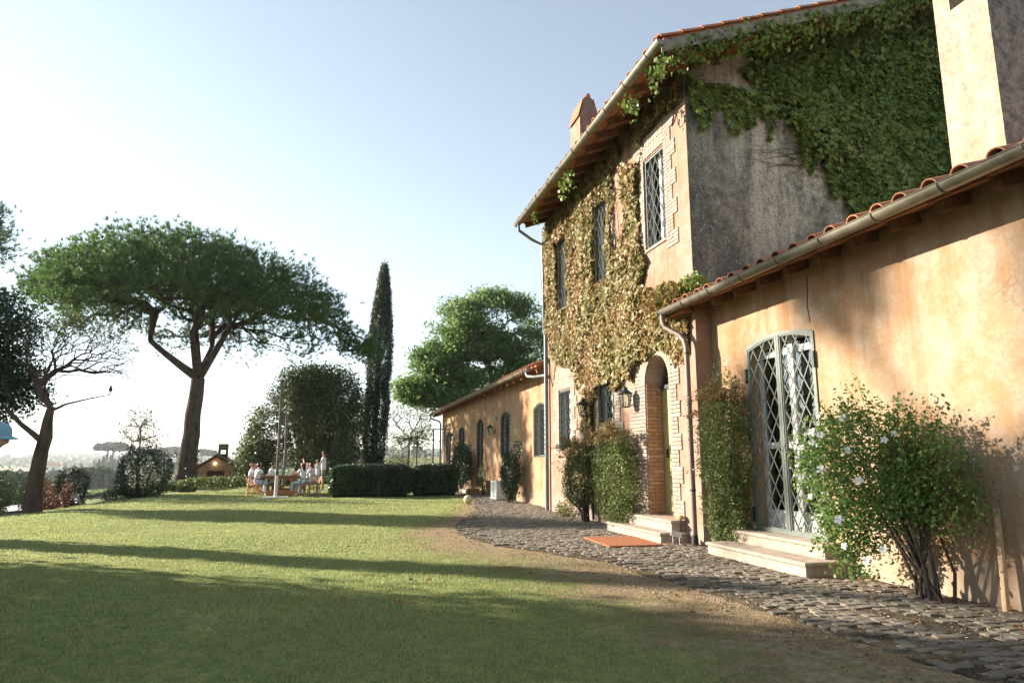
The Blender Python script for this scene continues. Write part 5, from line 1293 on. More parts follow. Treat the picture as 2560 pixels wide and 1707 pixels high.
dm.data.transform(Matrix.Translation(WLm) @ Matrix.Rotation(R(-3), 4, 'Z') @ Matrix.Translation(-WLm))
sg = thing('ground_sign', 'small blank white sign on two pegs before the doorway steps', 'sign', (5.6, 10.75, 0))
MB().obox((5.60, 10.72, .19), .10, .006, .045, Matrix.Rotation(R(14), 3, 'Y') @ Matrix.Rotation(R(-12), 3, 'X')).build('plate', M['white_paint'], sg)
for dx in (-.06, .06): MB().tube([(5.6+dx, 10.73, .0), (5.6+dx, 10.725, .18-dx*.25)], .005, 5).build('peg', M['white_paint'], sg)
lp = thing('boot_scraper', 'small rusty mushroom shaped iron post on the doorway step', 'boot scraper', (5.86, 11.03, .19))
MB().tube([(5.86, 11.03, .19), (5.86, 11.03, .42)], .014, 6).build('stem', M['rafter'], lp)
MB().lathe([(.07, 0), (.075, .02), (.06, .05), (.03, .07), (.001, .075)], (5.86, 11.03, .40), 10).build('cap', simple('rusty', (.36, .25, .12)), lp, smooth=True)
tag(MB().tube([(6.12, 5.32, -.02), (6.14, 5.32, .5), (6.15, 5.33, .95)], .032, 8).build('support_stake', simple('stake_wood', (.40, .29, .19), .85, .1, var=.25, scale=9, bump=.4), None, smooth=True), 'round wooden stake supporting the white rose bush', 'stake')
# ornaments on the far wing
for y, z, r_, lab in ((22.9, 1.93, .1, 'round iron ring ornament on the far wing wall above the dark shrub'), (26.6, 3.05, .06, 'little round terracotta boss beside the second far window')):
    tag(MB().tube([(D-.03, y+r_*math.cos(a*math.pi/8), z+r_*math.sin(a*math.pi/8)) for a in range(17)], .018, 6).build('wall_ring', M['pipe_brown'], None, smooth=True), lab, 'ornament')
ac = thing('air_conditioner', 'white outdoor air conditioning unit standing beside the dark shrub on the far wing', 'air conditioner', (5.85, 24.5, 0))
MB().box(5.62, 6.0, 24.0, 24.85, .05, .68).build('body', M['white_paint'], ac)
mb = MB()
for k in range(9): mb.box(5.603, 5.619, 24.06+k*.085, 24.09+k*.085, .1, .63)
mb.build('grille', simple('pale_green_grille', (.45, .52, .48)), ac)
for y in (24.1, 24.75): MB().box(5.64, 5.98, y-.03, y+.03, 0, .05).build('foot', M['iron_dark'], ac)
t = NT('ball_stripes'); tc = t.n('ShaderNodeTexCoord'); mp = t.n('ShaderNodeMapping'); mp.inputs['Rotation'].default_value = (.7, .5, 0); t.l(tc.outputs['Object'], mp.inputs[0])
wv = t.n('ShaderNodeTexWave'); wv.inputs['Scale'].default_value = 6; wv.inputs['Distortion'].default_value = 1.5; t.l(mp.outputs[0], wv.inputs[0])
c = t.ramp(wv.outputs[0], [(0, (.06, .40, .22)), (.35, (.12, .5, .35)), (.55, (.75, .8, .7)), (.75, (.75, .25, .12)), (1., (.80, .5, .12))]); t.fin(c, .4, .4)
mb = MB().lathe([(.14*math.sin(math.pi*k/12)+.0005, -.14*math.cos(math.pi*k/12)) for k in range(13)], (0, 0, 0), 20)
bl = tag(mb.build('ball', t.m, None, smooth=True), 'striped green and orange play ball on the grass by the cobbles', 'ball'); bl.location = (4.32, 22.5, .15)
st = thing('doorstep_bench', 'low stone step with terracotta box beside the far wing door', 'step', (5.7, 29.8, 0)); MB().box(5.5, 6.2, 29.1, 30.7, 0, .17).build('slab', M['stone'], st); MB().box(5.55, 5.95, 28.5, 29.0, 0, .24).build('box', M['tile'], st)
# iron gate leaf and posts by the far door
gt = thing('iron_gate', 'dark wrought iron lattice gate leaf standing open near the far corner', 'gate', (6.0, 37.4, 0))
P = [(35.6, .2), (37.5, .2), (37.5, 3.1), (36.9, 3.28), (35.6, 3.32)]
mb = MB().tube([(5.85, y, z) for y, z in P+[P[0]]], .03, 6); mb.build('frame', M['iron_dark'], gt)
mb = MB()
for a, b in lattice_bars(P, 35.6, 37.5, .2, 3.3, .32, .34): mb.tube([(5.85, a[0], a[1]), (5.85, b[0], b[1])], .012, 4)
mb.build('lattice', M['iron_dark'], gt)
pg = thing('iron_pergola', 'slim dark iron pergola posts off the far corner of the wing', 'pergola', (5.1, 41, 0))
for (x, y) in ((4.85, 41.6), (5.35, 38.2)): MB().tube([(x, y, 0), (x, y, 3.1)], .04, 6).build('post', M['iron_dark'], pg)
MB().tube([(4.85, 41.6, 3.08), (5.35, 38.2, 3.12), (6.2, 38.0, 3.1)], .03, 6).build('rail', M['iron_dark'], pg)

# string light poles
def pole(label, x, y, h, r_, base):
    th = thing('light_pole', label, 'pole', (x, y, 0))
    if base:
        MB().box(x-.46, x+.46, y-.2, y+.2, .02, .06).build('base_plate', M['white_paint'], th); MB().tube([(x, y, .06), (x+.01, y, .85)], .062, 8).build('sleeve', M['white_paint'], th)
    MB().tube([(x, y, .05), (x+.02, y, h*.5), (x-.0, y, h)], r_, 8).build('shaft', simple('weathered_pole', (.14, .125, .11), .8, .2, var=.35, scale=6), th, smooth=True)
    MB().lathe([(.08, 0), (.085, .03), (.06, .06)], (x, y, h), 8).build('cap', M['iron_dark'], th); return th
pole('tall weathered pole on a white base plate in front of the table', -2.04, 27.65, 4.4, .055, True)
pole('slimmer second pole rising behind the far side of the table', -2.33, 36, 3.75, .06, False)
sl = thing('string_lights', 'string of clear bulbs hanging between the two poles', 'string lights', (-2.1, 30, 3))
pts = [Vector((-2.02, 27.65, 4.25)).lerp(Vector((-2.33, 36, 3.6)), q/14) - Vector((0, 0, 1.9*math.sin(math.pi*q/14))) + Vector((.55*math.sin(math.pi*q/14), 0, 0)) for q in range(15)]
MB().tube(pts, .008, 4).build('wire', M['iron_dark'], sl)
for p in pts[1:-1]: MB().lathe([(.012, 0), (.035, -.03), (.045, -.07), (.02, -.11), (.001, -.115)], p, 8).build('bulb', M['white_paint'], sl, smooth=True)
tag(MB().tube([(1.75, 27.35, 0), (1.75, 27.35, .55)], .012, 5).build('garden_stake', M['gutter'], None), 'thin metal stake in the lawn before the hedge', 'stake')

# table and what stands on it
wood = simple('table_wood', (.17, .085, .045), .5, .3, var=.35, scale=5); orangew = simple('cherry_wood', (.42, .17, .07), .5, .3, var=.2)
tb = thing('dining_table', 'long dark wooden dining table laid for a meal on the lawn', 'table', (-2.0, 30.8, 0))
MB().box(-2.72, -1.28, 29.35, 32.4, .74, .79).build('tabletop', wood, tb)
for y in (29.62, 32.1):
    MB().box(-2.6, -1.42, y-.05, y+.05, .66, .738).box(-2.55, -1.47, y-.06, y+.06, .03, .22).build('trestle', orangew, tb)
    for x in (-2.5, -1.6): MB().box(x-.05 + 0, x+.07, y-.055, y+.055, .222, .658).build('leg', orangew if x > -2 else wood, tb)
MB().box(-2.06, -1.98, 29.7, 32.0, .3, .4).build('stretcher', wood, tb)
bot = simple('green_bottle', (.04, .20, .10), .15, .6, var=.1)
def on_table(name, label, cat, prof, pos, mat, n=10, group=None):
    o = tag(MB().lathe(prof, (0, 0, 0), n).build(name, mat, None, smooth=True), label, cat, group); o.location = (pos[0], pos[1], .79 + .001); return o
bp = [(.04, 0), (.042, .02), (.042, .2), (.03, .25), (.014, .29), (.014, .33), (.016, .335)]
on_table('bottle', 'green glass bottle nearest the front of the dining table', 'bottle', bp, (-1.97, 29.75), bot)
on_table('bottle', 'green glass bottle standing just behind the first one', 'bottle', bp, (-1.78, 30.3), bot)
gp = [(.03, 0), (.032, .005), (.006, .01), (.006, .08), (.03, .1), (.038, .15), (.034, .19), (.033, .185), (.03, .12), (.001, .1)]
for k, (x, y) in enumerate(((-1.62, 29.7), (-2.35, 29.9), (-1.5, 30.6), (-2.4, 31.2), (-2.12, 29.6), (-1.86, 31.4))): on_table('wine_glass', 'clear wine glass standing on the laid dining table', 'glass', gp, (x, y), M['glass'], group='wine glasses on the table')
pp = [(.06, 0), (.10, .008), (.135, .02), (.13, .022), (.09, .012), (.001, .01)]
for k, (x, y) in enumerate(((-1.5, 29.9), (-2.5, 30.0), (-1.5, 31.0), (-2.5, 31.3), (-2.5, 32), (-1.5, 32))): on_table('plate', 'white plate on the laid dining table', 'plate', pp, (x, y), M['white_paint'], 14, group='plates on the table')
on_table('pitcher', 'white ceramic pitcher in the middle of the dining table', 'pitcher', [(.05, 0), (.075, .05), (.07, .14), (.05, .2), (.06, .25), (.055, .25), (.045, .2), (.001, .1)], (-2.22, 29.8), M['white_paint'])
for k, (x, y, lab) in enumerate(((-2.3, 29.55, 'folded white napkins standing left of the bottles'), (-1.72, 29.5, 'folded white napkins standing right of the bottles'))):
    tag(MB().box(x-.10, x+.10, y-.05, y+.05, .793, .96).build('napkin_stack', M['white_paint'], None), lab, 'napkins')
tag(MB().lathe([(.1, 0), (.14, .08), (.16, .16), (.15, .16), (.1, .05), (.001, .03)], (-1.62, 30.1, .792), 12).build('bread_basket', simple('wicker', (.38, .22, .1), .8, .2, var=.3, scale=30), None), 'round wicker basket on the right of the table', 'basket')
# rattan chairs
rat = simple('rattan', (.50, .24, .10), .55, .3, var=.25, scale=14); ratd = simple('dark_band', (.07, .06, .06), .6, .3)
def make_chair(label):
    c = thing('rattan_chair', label, 'chair', (0, 0, 0), group='rattan chairs round the dining table')
    MB().lathe([(.22, .42), (.245, .43), (.245, .455), (.22, .465), (.001, .46)], (0, 0, 0), 14, 1, .95).build('seat', rat, c, smooth=True)
    for x, y in ((-.19, .17), (.19, .17), (-.18, -.17), (.18, -.17)): MB().tube([(x, y, .44), (x*1.32, y*1.35, 0)], .019, 7).build('leg', rat, c, smooth=True)
    hoop = [(-.27, .17, .66), (-.30, .0, .67), (-.27, -.18, .70), (-.16, -.30, .78), (0, -.34, .82), (.16, -.30, .78), (.27, -.18, .70), (.30, .0, .67), (.27, .17, .66)]
    MB().tube([(-.22, .16, .45)] + hoop + [(.22, .16, .45)], .018, 7).build('armrest', ratd, c, smooth=True)
    mb = MB()
    for k in range(7):
        a = -math.pi/2 + (k-3)*.33; mb.tube([(.2*math.cos(a), .2*math.sin(a), .45), (.28*math.cos(a), .31*math.sin(a), .76)], .011, 5)
    mb.build('backrest', rat, c)
    mb = MB()
    for k in range(4):
        P4 = [(-.22, .2), (.22, .2), (.21, -.2), (-.21, -.2)]; a, b = P4[k], P4[(k+1) % 4]
        mb.tube([(a[0], a[1], .2), ((a[0]+b[0])/2, (a[1]+b[1])/2, .3), (b[0], b[1], .2)], .012, 5)
    mb.build('stretcher', rat, c); return c
proto = None
for k, (x, y, rz, lab) in enumerate([(-2.93, 29.55, -62, 'rattan armchair under the woman on the left front side of the table'), (-3.2, 30.7, -80, 'rattan armchair behind the front left one'), (-.98, 29.5, 62, 'rattan armchair under the woman on the right front side of the table'), (-.72, 30.5, 82, 'rattan armchair behind the front right one'), (-2.95, 31.9, -95, 'rattan armchair at the far left side of the table')]):
    c = make_chair(lab) if proto is None else copy_tree(proto); proto = proto or c
    c['label'] = lab; c.location = (x, y, 0); c.rotation_euler = (0, 0, R(rz))

# ------------------------------------------------------------------ people
skinm = simple('skin', (.50, .28, .20), .55, .3, var=.06); skind = simple('skin_tanned', (.38, .20, .13), .55, .3, var=.06)
whitec = simple('white_cotton', (.72, .74, .76), .9, .1, var=.05); bluec = simple('pale_blue_cotton', (.46, .58, .68), .9, .1, var=.07); olivec = simple('olive_shorts', (.16, .18, .13), .9, .1, var=.1)
darkc = simple('dark_cloth', (.05, .06, .08), .9, .1); hairb = simple('black_hair', (.012, .010, .010), .45, .4); hairbr = simple('brown_hair', (.07, .035, .02), .45, .4); capm = simple('blue_cap_cloth', (.20, .34, .44), .85, .1, var=.08)
def skin_mesh(name, pts, edges, radii, mat, parent, sub=1):
    me = bpy.data.meshes.new(name); me.from_pydata(pts, edges, []); o = bpy.data.objects.new(name, me); COL.objects.link(o)
    md = o.modifiers.new('s', 'SKIN'); md.branch_smoothing = .6; md.use_smooth_shade = True
    for i, r_ in enumerate(radii):
        sv = me.skin_vertices[0].data[i]; sv.radius = r_ if isinstance(r_, tuple) else (r_, r_); sv.use_root = (i == 0)
    if sub: ms = o.modifiers.new('d', 'SUBSURF'); ms.levels = sub; ms.render_levels = sub
    bpy.context.view_layer.update(); m2 = bpy.data.meshes.new_from_object(o.evaluated_get(bpy.context.evaluated_depsgraph_get()))
    bpy.data.objects.remove(o); m2.materials.clear(); m2.materials.append(mat); return link(name, m2, parent)
def ik(a, b, l1, l2, hint):
    a, b = Vector(a), Vector(b); d = b-a; L = min(d.length, (l1+l2)*.995); d.normalize(); b = a+d*L
    x = (l1*l1-l2*l2+L*L)/(2*L); h = math.sqrt(max(0, l1*l1-x*x)); hv = Vector(hint); hv -= d*hv.dot(d); hv.normalize(); return a+d*x+hv*h, b
def person(label, loc, rz, pose='stand', hl=(-.28, .25, .8), hr=(.28, .25, .8), shirt=None, pants=None, hair=None, style='short', skin=None, s=1., lean=.0, long_pants=False, head_y=0, sub=1, sleeve=.6, hem=None):
    skin = skin or skinm; th = thing('person', label, 'person', (0, 0, 0))
    sit = pose == 'sit'; hz = .53 if sit else .93; py = 0
    def T(z, y=0, x=0): return (x, py+y+(z-hz)*lean, z)
    zs = hz+.50
    pel = T(hz); wst = T(hz+.17); chs = T(hz+.36); nek = T(hz+.54, .0); h1 = T(hz+.63, .01+head_y); h2 = T(hz+.72, .015+head_y); h3 = T(hz+.79, .0+head_y)
    V = [pel, wst, chs, nek, h1, h2, h3]; E_ = [(0, 1), (1, 2), (2, 3), (3, 4), (4, 5), (5, 6)]; Rr = [(.13, .10), (.10, .075) if shirt else (.115, .09), (.115, .08) if shirt else (.14, .10), .048, .066, .086, .068]
    V.append(T(hz+.70, .115+head_y)); E_.append((5, 7)); Rr.append(.014)          # nose
    V.append(T(hz+.64, .085+head_y)); E_.append((4, 8)); Rr.append(.03)           # chin
    idx = {}
    for sd_, hand, key in ((-1, hl, 'l'), (1, hr, 'r')):
        sh = T(zs, 0, sd_*.175); hand = Vector(hand); el, hd = ik(sh, hand, .28, .26, (sd_*.5, -.5, -.8))
        b = len(V); V += [sh, tuple(el), tuple(hd)]; E_ += [(2, b), (b, b+1), (b+1, b+2)]; Rr += [.040, .036, .026]; idx['s'+key] = b
        dv = (hd-el).normalized(); side = dv.cross(Vector((0, 0, 1)));  side = side.normalized() if side.length > .1 else Vector((1, 0, 0))
        pm = hd+dv*.06; V.append(tuple(pm)); E_.append((b+2, b+3)); Rr.append((.034, .016))
        for q in range(4):
            off = side*(.026-.017*q); L = (.06, .07, .065, .05)[q]; c0 = len(V); crl = Vector((0, 0, -.35))
            V += [tuple(pm+dv*.035+off), tuple(pm+dv*(.035+L)+off*1.1+crl*L)]; E_ += [(b+3, c0), (c0, c0+1)]; Rr += [.010, .007]
        c0 = len(V); V += [tuple(hd+dv*.045+side*.04), tuple(hd+dv*.085+side*.058)]; E_ += [(b+3, c0), (c0, c0+1)]; Rr += [.011, .008]
        if sit: hip = T(hz-.0, .0, sd_*.095); kn = (sd_*.12, .43, .52); an = (sd_*.13, .40 if sd_ > 0 else .47, .09)
        else: hip = T(hz-.06, 0, sd_*.09); kn = (sd_*.10, .03*sd_, .50); an = (sd_*.11, -.02*sd_, .085)
        b = len(V); V += [hip, kn, an, (an[0], an[1]+.15, .035)]; E_ += [(0, b), (b, b+1), (b+1, b+2), (b+2, b+3)]; Rr += [.088, .056, .036, (.036, .026)]; idx['h'+key] = b
    skin_mesh('body', V, E_, Rr, skin, th, sub)
    if shirt:
        zb = hem if hem is not None else 0
        SV = [V[1], V[2], T(hz+.50), T(hz+.0-(.06 if not sit else .02))]; SE = [(0, 1), (1, 2), (0, 3)]; SR = [(.15, .122), (.17, .13), .078, (.165, .135)]
        for key in 'lr':
            b = idx['s'+key]; s0, e0 = Vector(V[b]), Vector(V[b+1]); c = len(SV); SV += [tuple(s0), tuple(s0.lerp(e0, sleeve))]; SE += [(1, c), (c, c+1)]; SR += [.072, .062]
        skin_mesh('shirt', SV, SE, SR, shirt, th)
    if pants:
        PV = [T(hz+.06), T(hz)]; PE = [(0, 1)]; PR = [(.135, .11), (.145, .12)]
        for key in 'lr':
            b = idx['h'+key]; c = len(PV); k0, a0 = Vector(V[b+1]), Vector(V[b+2]); PV += [V[b], tuple(k0 if not long_pants else k0)]; PE += [(1, c), (c, c+1)]; PR += [.105, .085]
            if long_pants: PV.append(tuple(k0.lerp(a0, .9))); PE.append((c+1, c+2)); PR.append(.066)
        skin_mesh('trousers' if long_pants else 'shorts', PV, PE, PR, pants, th)
    for key in 'lr':
        b = idx['h'+key]; a0, t0 = Vector(V[b+2]), Vector(V[b+3])
        MB().tube([a0+Vector((0, -.05, -.045)), a0+Vector((0, 0, -.03)), a0.lerp(t0, .6)+Vector((0, 0, -.012)), t0+Vector((0, .02, 0))], [.028, .045, .043, .022], 8).build('shoe', whitec if not shirt or pants is not darkc else darkc, th, smooth=True)
    hc = Vector(h2)
    if hair:
        if style == 'long':
            HV = [tuple(hc+Vector((0, -.012, .045))), tuple(hc+Vector((0, -.05, -.04))), tuple(hc+Vector((0, -.09, -.2))), tuple(hc+Vector((0, -.10, -.40)))]; HR = [(.108, .098), (.10, .09), (.075, .05), (.035, .025)]
        elif style == 'bun': HV = [tuple(hc+Vector((0, -.012, .04))), tuple(hc+Vector((0, -.045, -.03))), tuple(hc+Vector((0, -.09, -.12)))]; HR = [(.105, .098), (.10, .09), (.06, .06)]
        else: HV = [tuple(hc+Vector((0, -.014, .055))), tuple(hc+Vector((0, -.042, -.03))), tuple(hc+Vector((0, -.04, -.07)))]; HR = [(.108, .098), (.10, .094), (.055, .055)]
        skin_mesh('hair', HV, [(q, q+1) for q in range(len(HV)-1)], HR, hair, th)
    for sx_ in (-1, 1):
        MB().lathe([(.001, -.011), (.009, -.006), (.011, 0), (.009, .006), (.001, .011)], tuple(hc+Vector((sx_*.032, .082, .008))), 8).build('eye', M['iron_dark'], th)
    th.location = loc; th.rotation_euler = (0, 0, R(rz)); th.scale = (s, s, s); return th, V, idx, hc
person('woman in white dress with dark hair in the front left chair, seen from behind', (-2.93, 29.52, 0), -58, 'sit', (-.2, .45, .74), (.22, .42, .74), whitec, bluec, hairb, 'bun', skind, lean=.12, long_pants=True)
person('woman with very long dark hair in the front right chair', (-1.12, 29.48, 0), 58, 'sit', (-.2, .48, .78), (.2, .46, .78), whitec, bluec, hairb, 'long', skind, lean=.1, long_pants=True)
person('woman in white top with dark tied hair leaning in behind the front right chair', (-.78, 30.2, 0), 72, 'sit', (-.2, .42, .84), (.25, .4, 1.1), whitec, bluec, hairb, 'bun', skinm, lean=.16, long_pants=True)
person('fair haired child in white at the outer left side of the table', (-3.28, 30.6, 0), -80, 'sit', (-.1, .2, 1.25), (.2, .4, .8), whitec, bluec, simple('fair_hair', (.30, .18, .09)), 'short', skinm, s=.98, lean=.05)
person('dark haired guest in white leaning over the far left of the table', (-2.7, 31.9, 0), -75, 'sit', (-.2, .45, .86), (.22, .5, .9), whitec, bluec, hairb, 'short', skind, lean=.25)
person('boy in white polo and olive shorts standing at the right of the table', (-.62, 31.5, 0), 80, 'stand', (-.2, .36, 1.0), (.2, .36, 1.0), whitec, olivec, hairb, 'short', skind, s=.84, lean=.03)
person('tall man in white shirt and olive shorts standing at the back right', (-.42, 33.6, 0), 85, 'stand', (-.16, .34, 1.1), (.18, .36, 1.15), whitec, olivec, hairb, 'short', skind, s=1.07)
person('guest with one arm raised behind the right side of the table', (-1.0, 32.4, 0), 70, 'sit', (-.12, .25, 1.42), (.2, .4, .8), whitec, bluec, hairbr, 'short', skinm, lean=.1)
# man with the cap at the left edge of the frame
th_, V_, idx_, hc = person('man with a blue peaked cap cut off by the left edge of the photo', (-2.55, 5.62, .0), -84, 'stand', (-.2, -.15, .85), (.2, -.15, .85), simple('grey_shirt', (.22, .24, .27)), darkc, None, 'short', skinm, s=.938, sub=2, head_y=.04, lean=.26)
cm = MB().lathe([(.101, 0), (.103, .03), (.097, .065), (.075, .098), (.04, .114), (.001, .118)], (hc.x, hc.y-.012, hc.z+.02), 18, 1, 1.12); cm.build('cap', capm, th_, smooth=True)
mb = MB(); V = []
for q in range(9):
    a = R(30+15*q); V += [(hc.x+.095*math.cos(a), hc.y-.012+.105*math.sin(a), hc.z+.032), (hc.x+.105*math.cos(a), hc.y-.012+.105*math.sin(a)+.055*math.sin(a)**1.5, hc.z+.008)]
V2 = [(x, y, z-.008) for x, y, z in V]
F = [(2*q, 2*q+1, 2*q+3, 2*q+2) for q in range(8)]; mb.add(V, F); mb.add(V2, F); mb.add(V+V2, [(2*q+1, 18+2*q+1, 18+2*q+3, 2*q+3) for q in range(8)]); mb.build('cap_visor', capm, th_)
# three guests by the hut
for k, (x, sh, lab) in enumerate(((-7.75, darkc, 'distant guest in dark clothes crouching by the pizza oven hut'), (-7.3, whitec, 'distant guest in white seated before the oven hut'), (-7.02, darkc, 'distant guest in dark clothes at the right of the white one'))):
    person(lab, (x, 46.2+.3*k, float(terrain(x, 46.4))-.18), 20-60*k, 'sit', (-.2, .4, .7), (.2, .4, .7), sh, sh, hairb, 'short', skind, s=.9)

# oven hut
zt = -.55
ht = thing('oven_hut', 'small ochre outdoor oven hut with mossy tiled roof, dark mouth and stubby chimney', 'hut', (-7.6, 50.5, zt))
o_ = wall_like = MB().prism_y([(-8.85, zt), (-6.35, zt), (-6.35, .95), (-7.55, 1.62), (-8.85, .72)], 49.8, 52.2).build('wall', M['stucco_far'], ht)
c = MB().box(-8.1, -7.0, 49.0, 51.4, -.2, .72).build('cutter', None, ht); md = o_.modifiers.new('b', 'BOOLEAN'); md.operation = 'DIFFERENCE'; md.object = c
bpy.context.view_layer.update(); me = bpy.data.meshes.new_from_object(o_.evaluated_get(bpy.context.evaluated_depsgraph_get())); o_.modifiers.clear(); o_.data = me; me.materials.clear(); me.materials.append(M['stucco_far']); bpy.data.objects.remove(c)
moss = claymat('mossy_tile', [(.16, .11, .08), (.24, .17, .12), (.12, .10, .07)], .6)
for (xa, za, xb, zb) in ((-9.25, .62, -7.5, 1.78), (-5.95, .85, -7.6, 1.80)):
    for r_ in range(7):
        for k in range(10):
            f = (r_+.5)/7; x = xa+(xb-xa)*f; z = za+(zb-za)*f; an = math.atan2(zb-za, xb-xa)
            MB().obox((x+random.uniform(-.02, .02), 49.62+k*.28, z+.03), abs(xb-xa)/7*.64, .125, .025, Matrix.Rotation(-an, 3, 'Y') @ Matrix.Rotation(R(4)*(1 if xb > xa else -1), 3, 'Y')).build('tile', moss, ht)
ck = MB().box(-7.6, -7.5, 50.6, 51.1, 1.6, 2.45).box(-7.12, -7.02, 50.6, 51.1, 1.5, 2.45).box(-7.498, -7.122, 50.6, 51.1, 1.55, 1.85).box(-7.62, -7.0, 50.58, 51.12, 2.452, 2.52).box(-7.498, -7.122, 50.6, 51.1, 2.1, 2.449).build('chimney', simple('sooty_stone', (.15, .11, .08), .9, .1, var=.4), ht)
lm = NT('lit_lamp'); lm.b.inputs['Emission Color'].default_value = (1, .8, .5, 1); lm.b.inputs['Emission Strength'].default_value = 6
MB().lathe([(.001, -.07), (.05, -.05), (.07, 0), (.05, .05), (.001, .07)], (-7.62, 49.7, 1.2), 10).build('lamp', lm.m, ht, smooth=True)

# fallen leaves
dl = simple('dead_leaf', (.22, .07, .035), .7, .2, var=.35, scale=30)
def dead_leaf(r):
    n = 9; V = [(0, 0, .012)]
    for k in range(n):
        a = 2*math.pi*k/n; rr_ = r*(1. if k % 2 else .6)*random.uniform(.85, 1.15); V.append((rr_*math.cos(a), rr_*math.sin(a)*.8, random.uniform(.004, .03)))
    return mk_mesh('fallen_leaf', V, [(0, 1+k, 1+(k+1) % n) for k in range(n)], dl)
dls = [dead_leaf(.05), dead_leaf(.045)]
LF = [(1.36, 5.95, 'curled red fallen leaf, largest of the near lawn, right of centre'), (.15, 7.38, 'red fallen leaf on the shaded lawn left of centre'), (3.24, 5.94, 'red fallen leaf on the dry grass close to the cobbles'), (1.13, 8.21, 'red fallen leaf on the thin sunny strip of lawn'), (.69, 7.05, 'small red fallen leaf just right of the left one in the shade'), (.93, 8.3, 'tiny red fallen leaf beside the sunny strip leaf'), (.98, 3.55, 'fallen leaf at the very bottom edge of the lawn'), (5.55, 4.75, 'bright red fallen leaf on the cobbles near the right wall'), (4.9, 5.1, 'brown red leaf on the shaded cobbles'), (.3, 11.7, 'tiny red leaf on the sunlit middle of the lawn'), (5.3, 9.0, 'red leaf on the cobbles before the lower door step'), (2.4, 8.4, 'dry leaf on the straw coloured grass')]
for k, (x, y, lab) in enumerate(LF):
    o = link('fallen_leaf', dls[k % 2]); o.location = (x, y, .03); o.rotation_euler = (random.uniform(-.4, .4), random.uniform(-.4, .4), random.uniform(0, 6)); tag(o, lab, 'leaf', 'fallen red leaves')
n = 420; cc = [(5.75, 10.55, .18, .16), (5.75, 15.5, .3, .6), (6.0, 7.2, .14, .5), (5.6, 6.4, .3, .7), (6.0, 12.95, .1, .3), (5.2, 9.3, .3, .9), (5.9, 5.4, .25, .6)]
C = np.concatenate([np.stack([c[0]+c[2]*rng.normal(size=60), c[1]+c[3]*rng.normal(size=60), .03+.03*rng.random(60)], -1) for c in cc]); C = C[(C[:, 0] < 6.2) & (rng.random(len(C)) < .6)]
np_part('leaf_litter', *leaves(C, .038, (0, 0, 2.5), .7), dl, kind='stuff')

# ------------------------------------------------------------------ the valley
def at(theta, dist): x, y = dist*math.sin(R(theta)), dist*math.cos(R(theta)); return x, y, float(terrain(x, y))
M['far_green'] = leafmat('distant_foliage', [(.03, .055, .025), (.05, .085, .035), (.08, .11, .045)], .1, .8, nscale=.02)
def far_crown(name, label, th_, d_, w_, h_, cat='tree', kind=None, dens=500, group=None, umb=False, cyp=False):
    x, y, z = at(th_, d_); o = thing(name, label, cat, (x, y, z), group=group)
    if cyp:
        q = rng.random(260); a = rng.random(260)*6.28; rr_ = w_/2*np.sqrt(1-q)*.95; C = np.stack([x+rr_*np.cos(a), y+rr_*np.sin(a), z+h_*q], -1)
    elif umb: C = in_ellipsoid(dens, (x, y, z+h_*.88), (w_/2, w_/2, h_*.13), .3); C = C[C[:, 2] > z+h_*.82]
    else: C = in_ellipsoid(dens, (x, y, z+h_*.5), (w_/2, w_/2, h_*.52), .6)
    np_part('crown', *leaves(C, (w_*.16 if not cyp else w_*.5), (0, 0, .3), .8), M['far_green'], o, kind='stuff')
    MB().tube([(x, y, z), (x, y, z+h_*.85)], w_*.025 if not cyp else .12, 5).build('trunk', M['twig'], o); return o
far_crown('round_tree', 'round dark tree in the valley seen right of the leaning trunk', -18.8, 430, 11, 9, dens=700)
for k, (a, d_, w_, h_, lab) in enumerate([(-22.3, 210, 16, 8, 'broad green tree clump in the near valley at the left edge'), (-21.2, 170, 12, 6.5, 'reddish green clump just left of the leaning trunk'), (-20.6, 230, 13, 7.5, 'green valley tree behind the leaning trunk'), (-16.5, 260, 14, 8, 'bushy valley tree left of the large rounded bush'), (-17.6, 330, 22, 7, 'wide low tree line in the middle of the valley'), (-19.6, 300, 16, 6, 'low green valley thicket under the white villa')]): far_crown('valley_tree', lab, a, d_, w_, h_, dens=900)
for k, (a, d_, h_) in enumerate([(-18.3, 1000, 13), (-17.75, 1030, 13), (-17.3, 980, 12), (-16.85, 1000, 12), (-16.6, 900, 16), (-20.1, 900, 18), (-16.3, 640, 15), (-16.05, 620, 17), (-15.85, 660, 21), (-15.6, 640, 18), (-15.35, 620, 15), (-15.15, 640, 14), (-14.9, 620, 17), (-16.45, 660, 12)]):
    far_crown('far_cypress', 'thin dark cypress in the hazy valley', a, d_, 3.2, h_, cat='cypress tree', group='cypresses in the valley', cyp=True)
for a, d_, w_, h_, lab in [(-15.5, 620, 28, 27, 'distant umbrella pine standing above the valley cypresses'), (-11.3, 800, 34, 27, 'distant umbrella pine left of the big trunk'), (-12.6, 820, 30, 25, 'distant umbrella pine further left of the big trunk'), (-9.7, 760, 30, 24, 'distant umbrella pine right of the big trunk')]: far_crown('far_umbrella_pine', lab, a, d_, w_, h_, cat='pine tree', dens=500, umb=True)
x, y, z = at(-19.25, 760); vl = thing('white_villa', 'small white two storey villa far off in the valley', 'house', (x, y, z))
MB().box(x-9, x+6, y, y+10, z, z+10).build('wall', M['white_paint'], vl); MB().prism_x([(y-.6, z+10), (y+10.6, z+10), (y+5, z+12.5)], x-9.6, x+6.6).build('roof', M['tile'], vl)
for i in range(3):
    for j in range(2): MB().box(x-7+i*5, x-5.4+i*5, y-.1, y-.01, z+1.6+j*4.6, z+4+j*4.6).build('window', M['iron_dark'], vl)
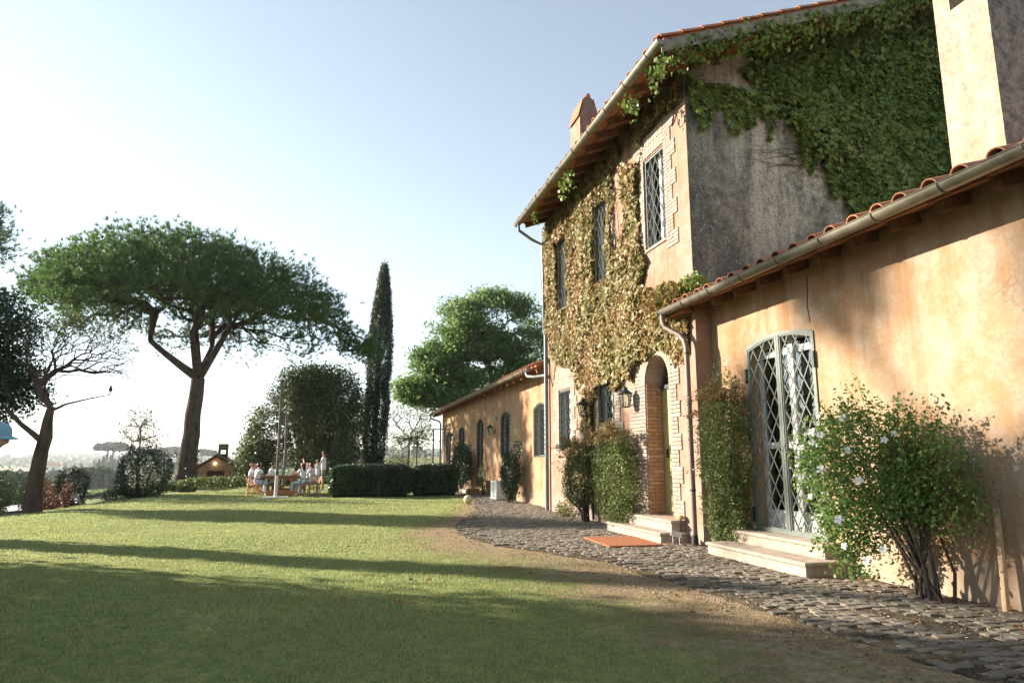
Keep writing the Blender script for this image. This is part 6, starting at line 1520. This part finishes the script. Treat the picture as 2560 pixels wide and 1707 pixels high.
pr = [at(-20.5, 105), at(-19.6, 150), at(-18.9, 210), at(-17.9, 290), at(-17.0, 390), at(-16.2, 520)]
V = []; F = []
for k, p in enumerate(pr):
    for q in range(2):
        xx_ = p[0]+(6.5 if q else -6.5); V.append((xx_, p[1], float(terrain(xx_, p[1]))+.5))
    if k: F.append((2*k-2, 2*k-1, 2*k+1, 2*k))
rd = link('valley_road', mk_mesh('valley_road', V, F, simple('pale_road', (.42, .42, .42), .9, .1, var=.1))); rd['kind'] = 'structure'
C = []
for r_ in range(26):
    d_ = 130+r_*7; a = np.linspace(-16.9, -9.0, 160) + rng.normal(size=160)*.02; xx_ = d_*np.sin(np.radians(a)); yy_ = d_*np.cos(np.radians(a)); C.append(np.stack([xx_, yy_, terrain(xx_, yy_)+.6+.5*rng.random(160)], -1))
tag(np_part('vineyard', *leaves(np.concatenate(C), 1.3, (0, 0, .2), .8), M['wild']), kind='stuff')
# far woods clothing the hills and hedgerows
n = 22000; a = R(-30)+R(75)*rng.random(n); d_ = 450+3600*rng.random(n)**1.3; xx_, yy_ = d_*np.sin(a), d_*np.cos(a)
k_ = npn(xx_, yy_, .006, 91) + .6*npn(xx_, yy_, .02, 92) > np.where(d_ > 1400, .0, .42); xx_, yy_, d_ = xx_[k_], yy_[k_], d_[k_]
C = np.stack([xx_, yy_, terrain(xx_, yy_)+rng.random(len(xx_))*np.where(d_ > 1200, 12, 8)], -1)
tag(np_part('far_woods', *leaves(C, 13., (0, 0, .6), .8), M['far_green']), kind='stuff')
# ------------------------------------------------------------------ air
hz = link('haze', None) if False else MB().box(-9500, 9500, -9500, 9500, -34, 66).build('haze', None, None); hz['kind'] = 'stuff'
hm = bpy.data.materials.new('haze_air'); hm.use_nodes = True; ht_ = hm.node_tree; ht_.nodes.clear(); oo = ht_.nodes.new('ShaderNodeOutputMaterial'); pv = ht_.nodes.new('ShaderNodeVolumePrincipled')
pv.inputs['Color'].default_value = (.82, .89, .93, 1); pv.inputs['Density'].default_value = .0002; pv.inputs['Anisotropy'].default_value = .25; ht_.links.new(pv.outputs[0], oo.inputs['Volume'])
hz.data.materials.clear(); hz.data.materials.append(hm)
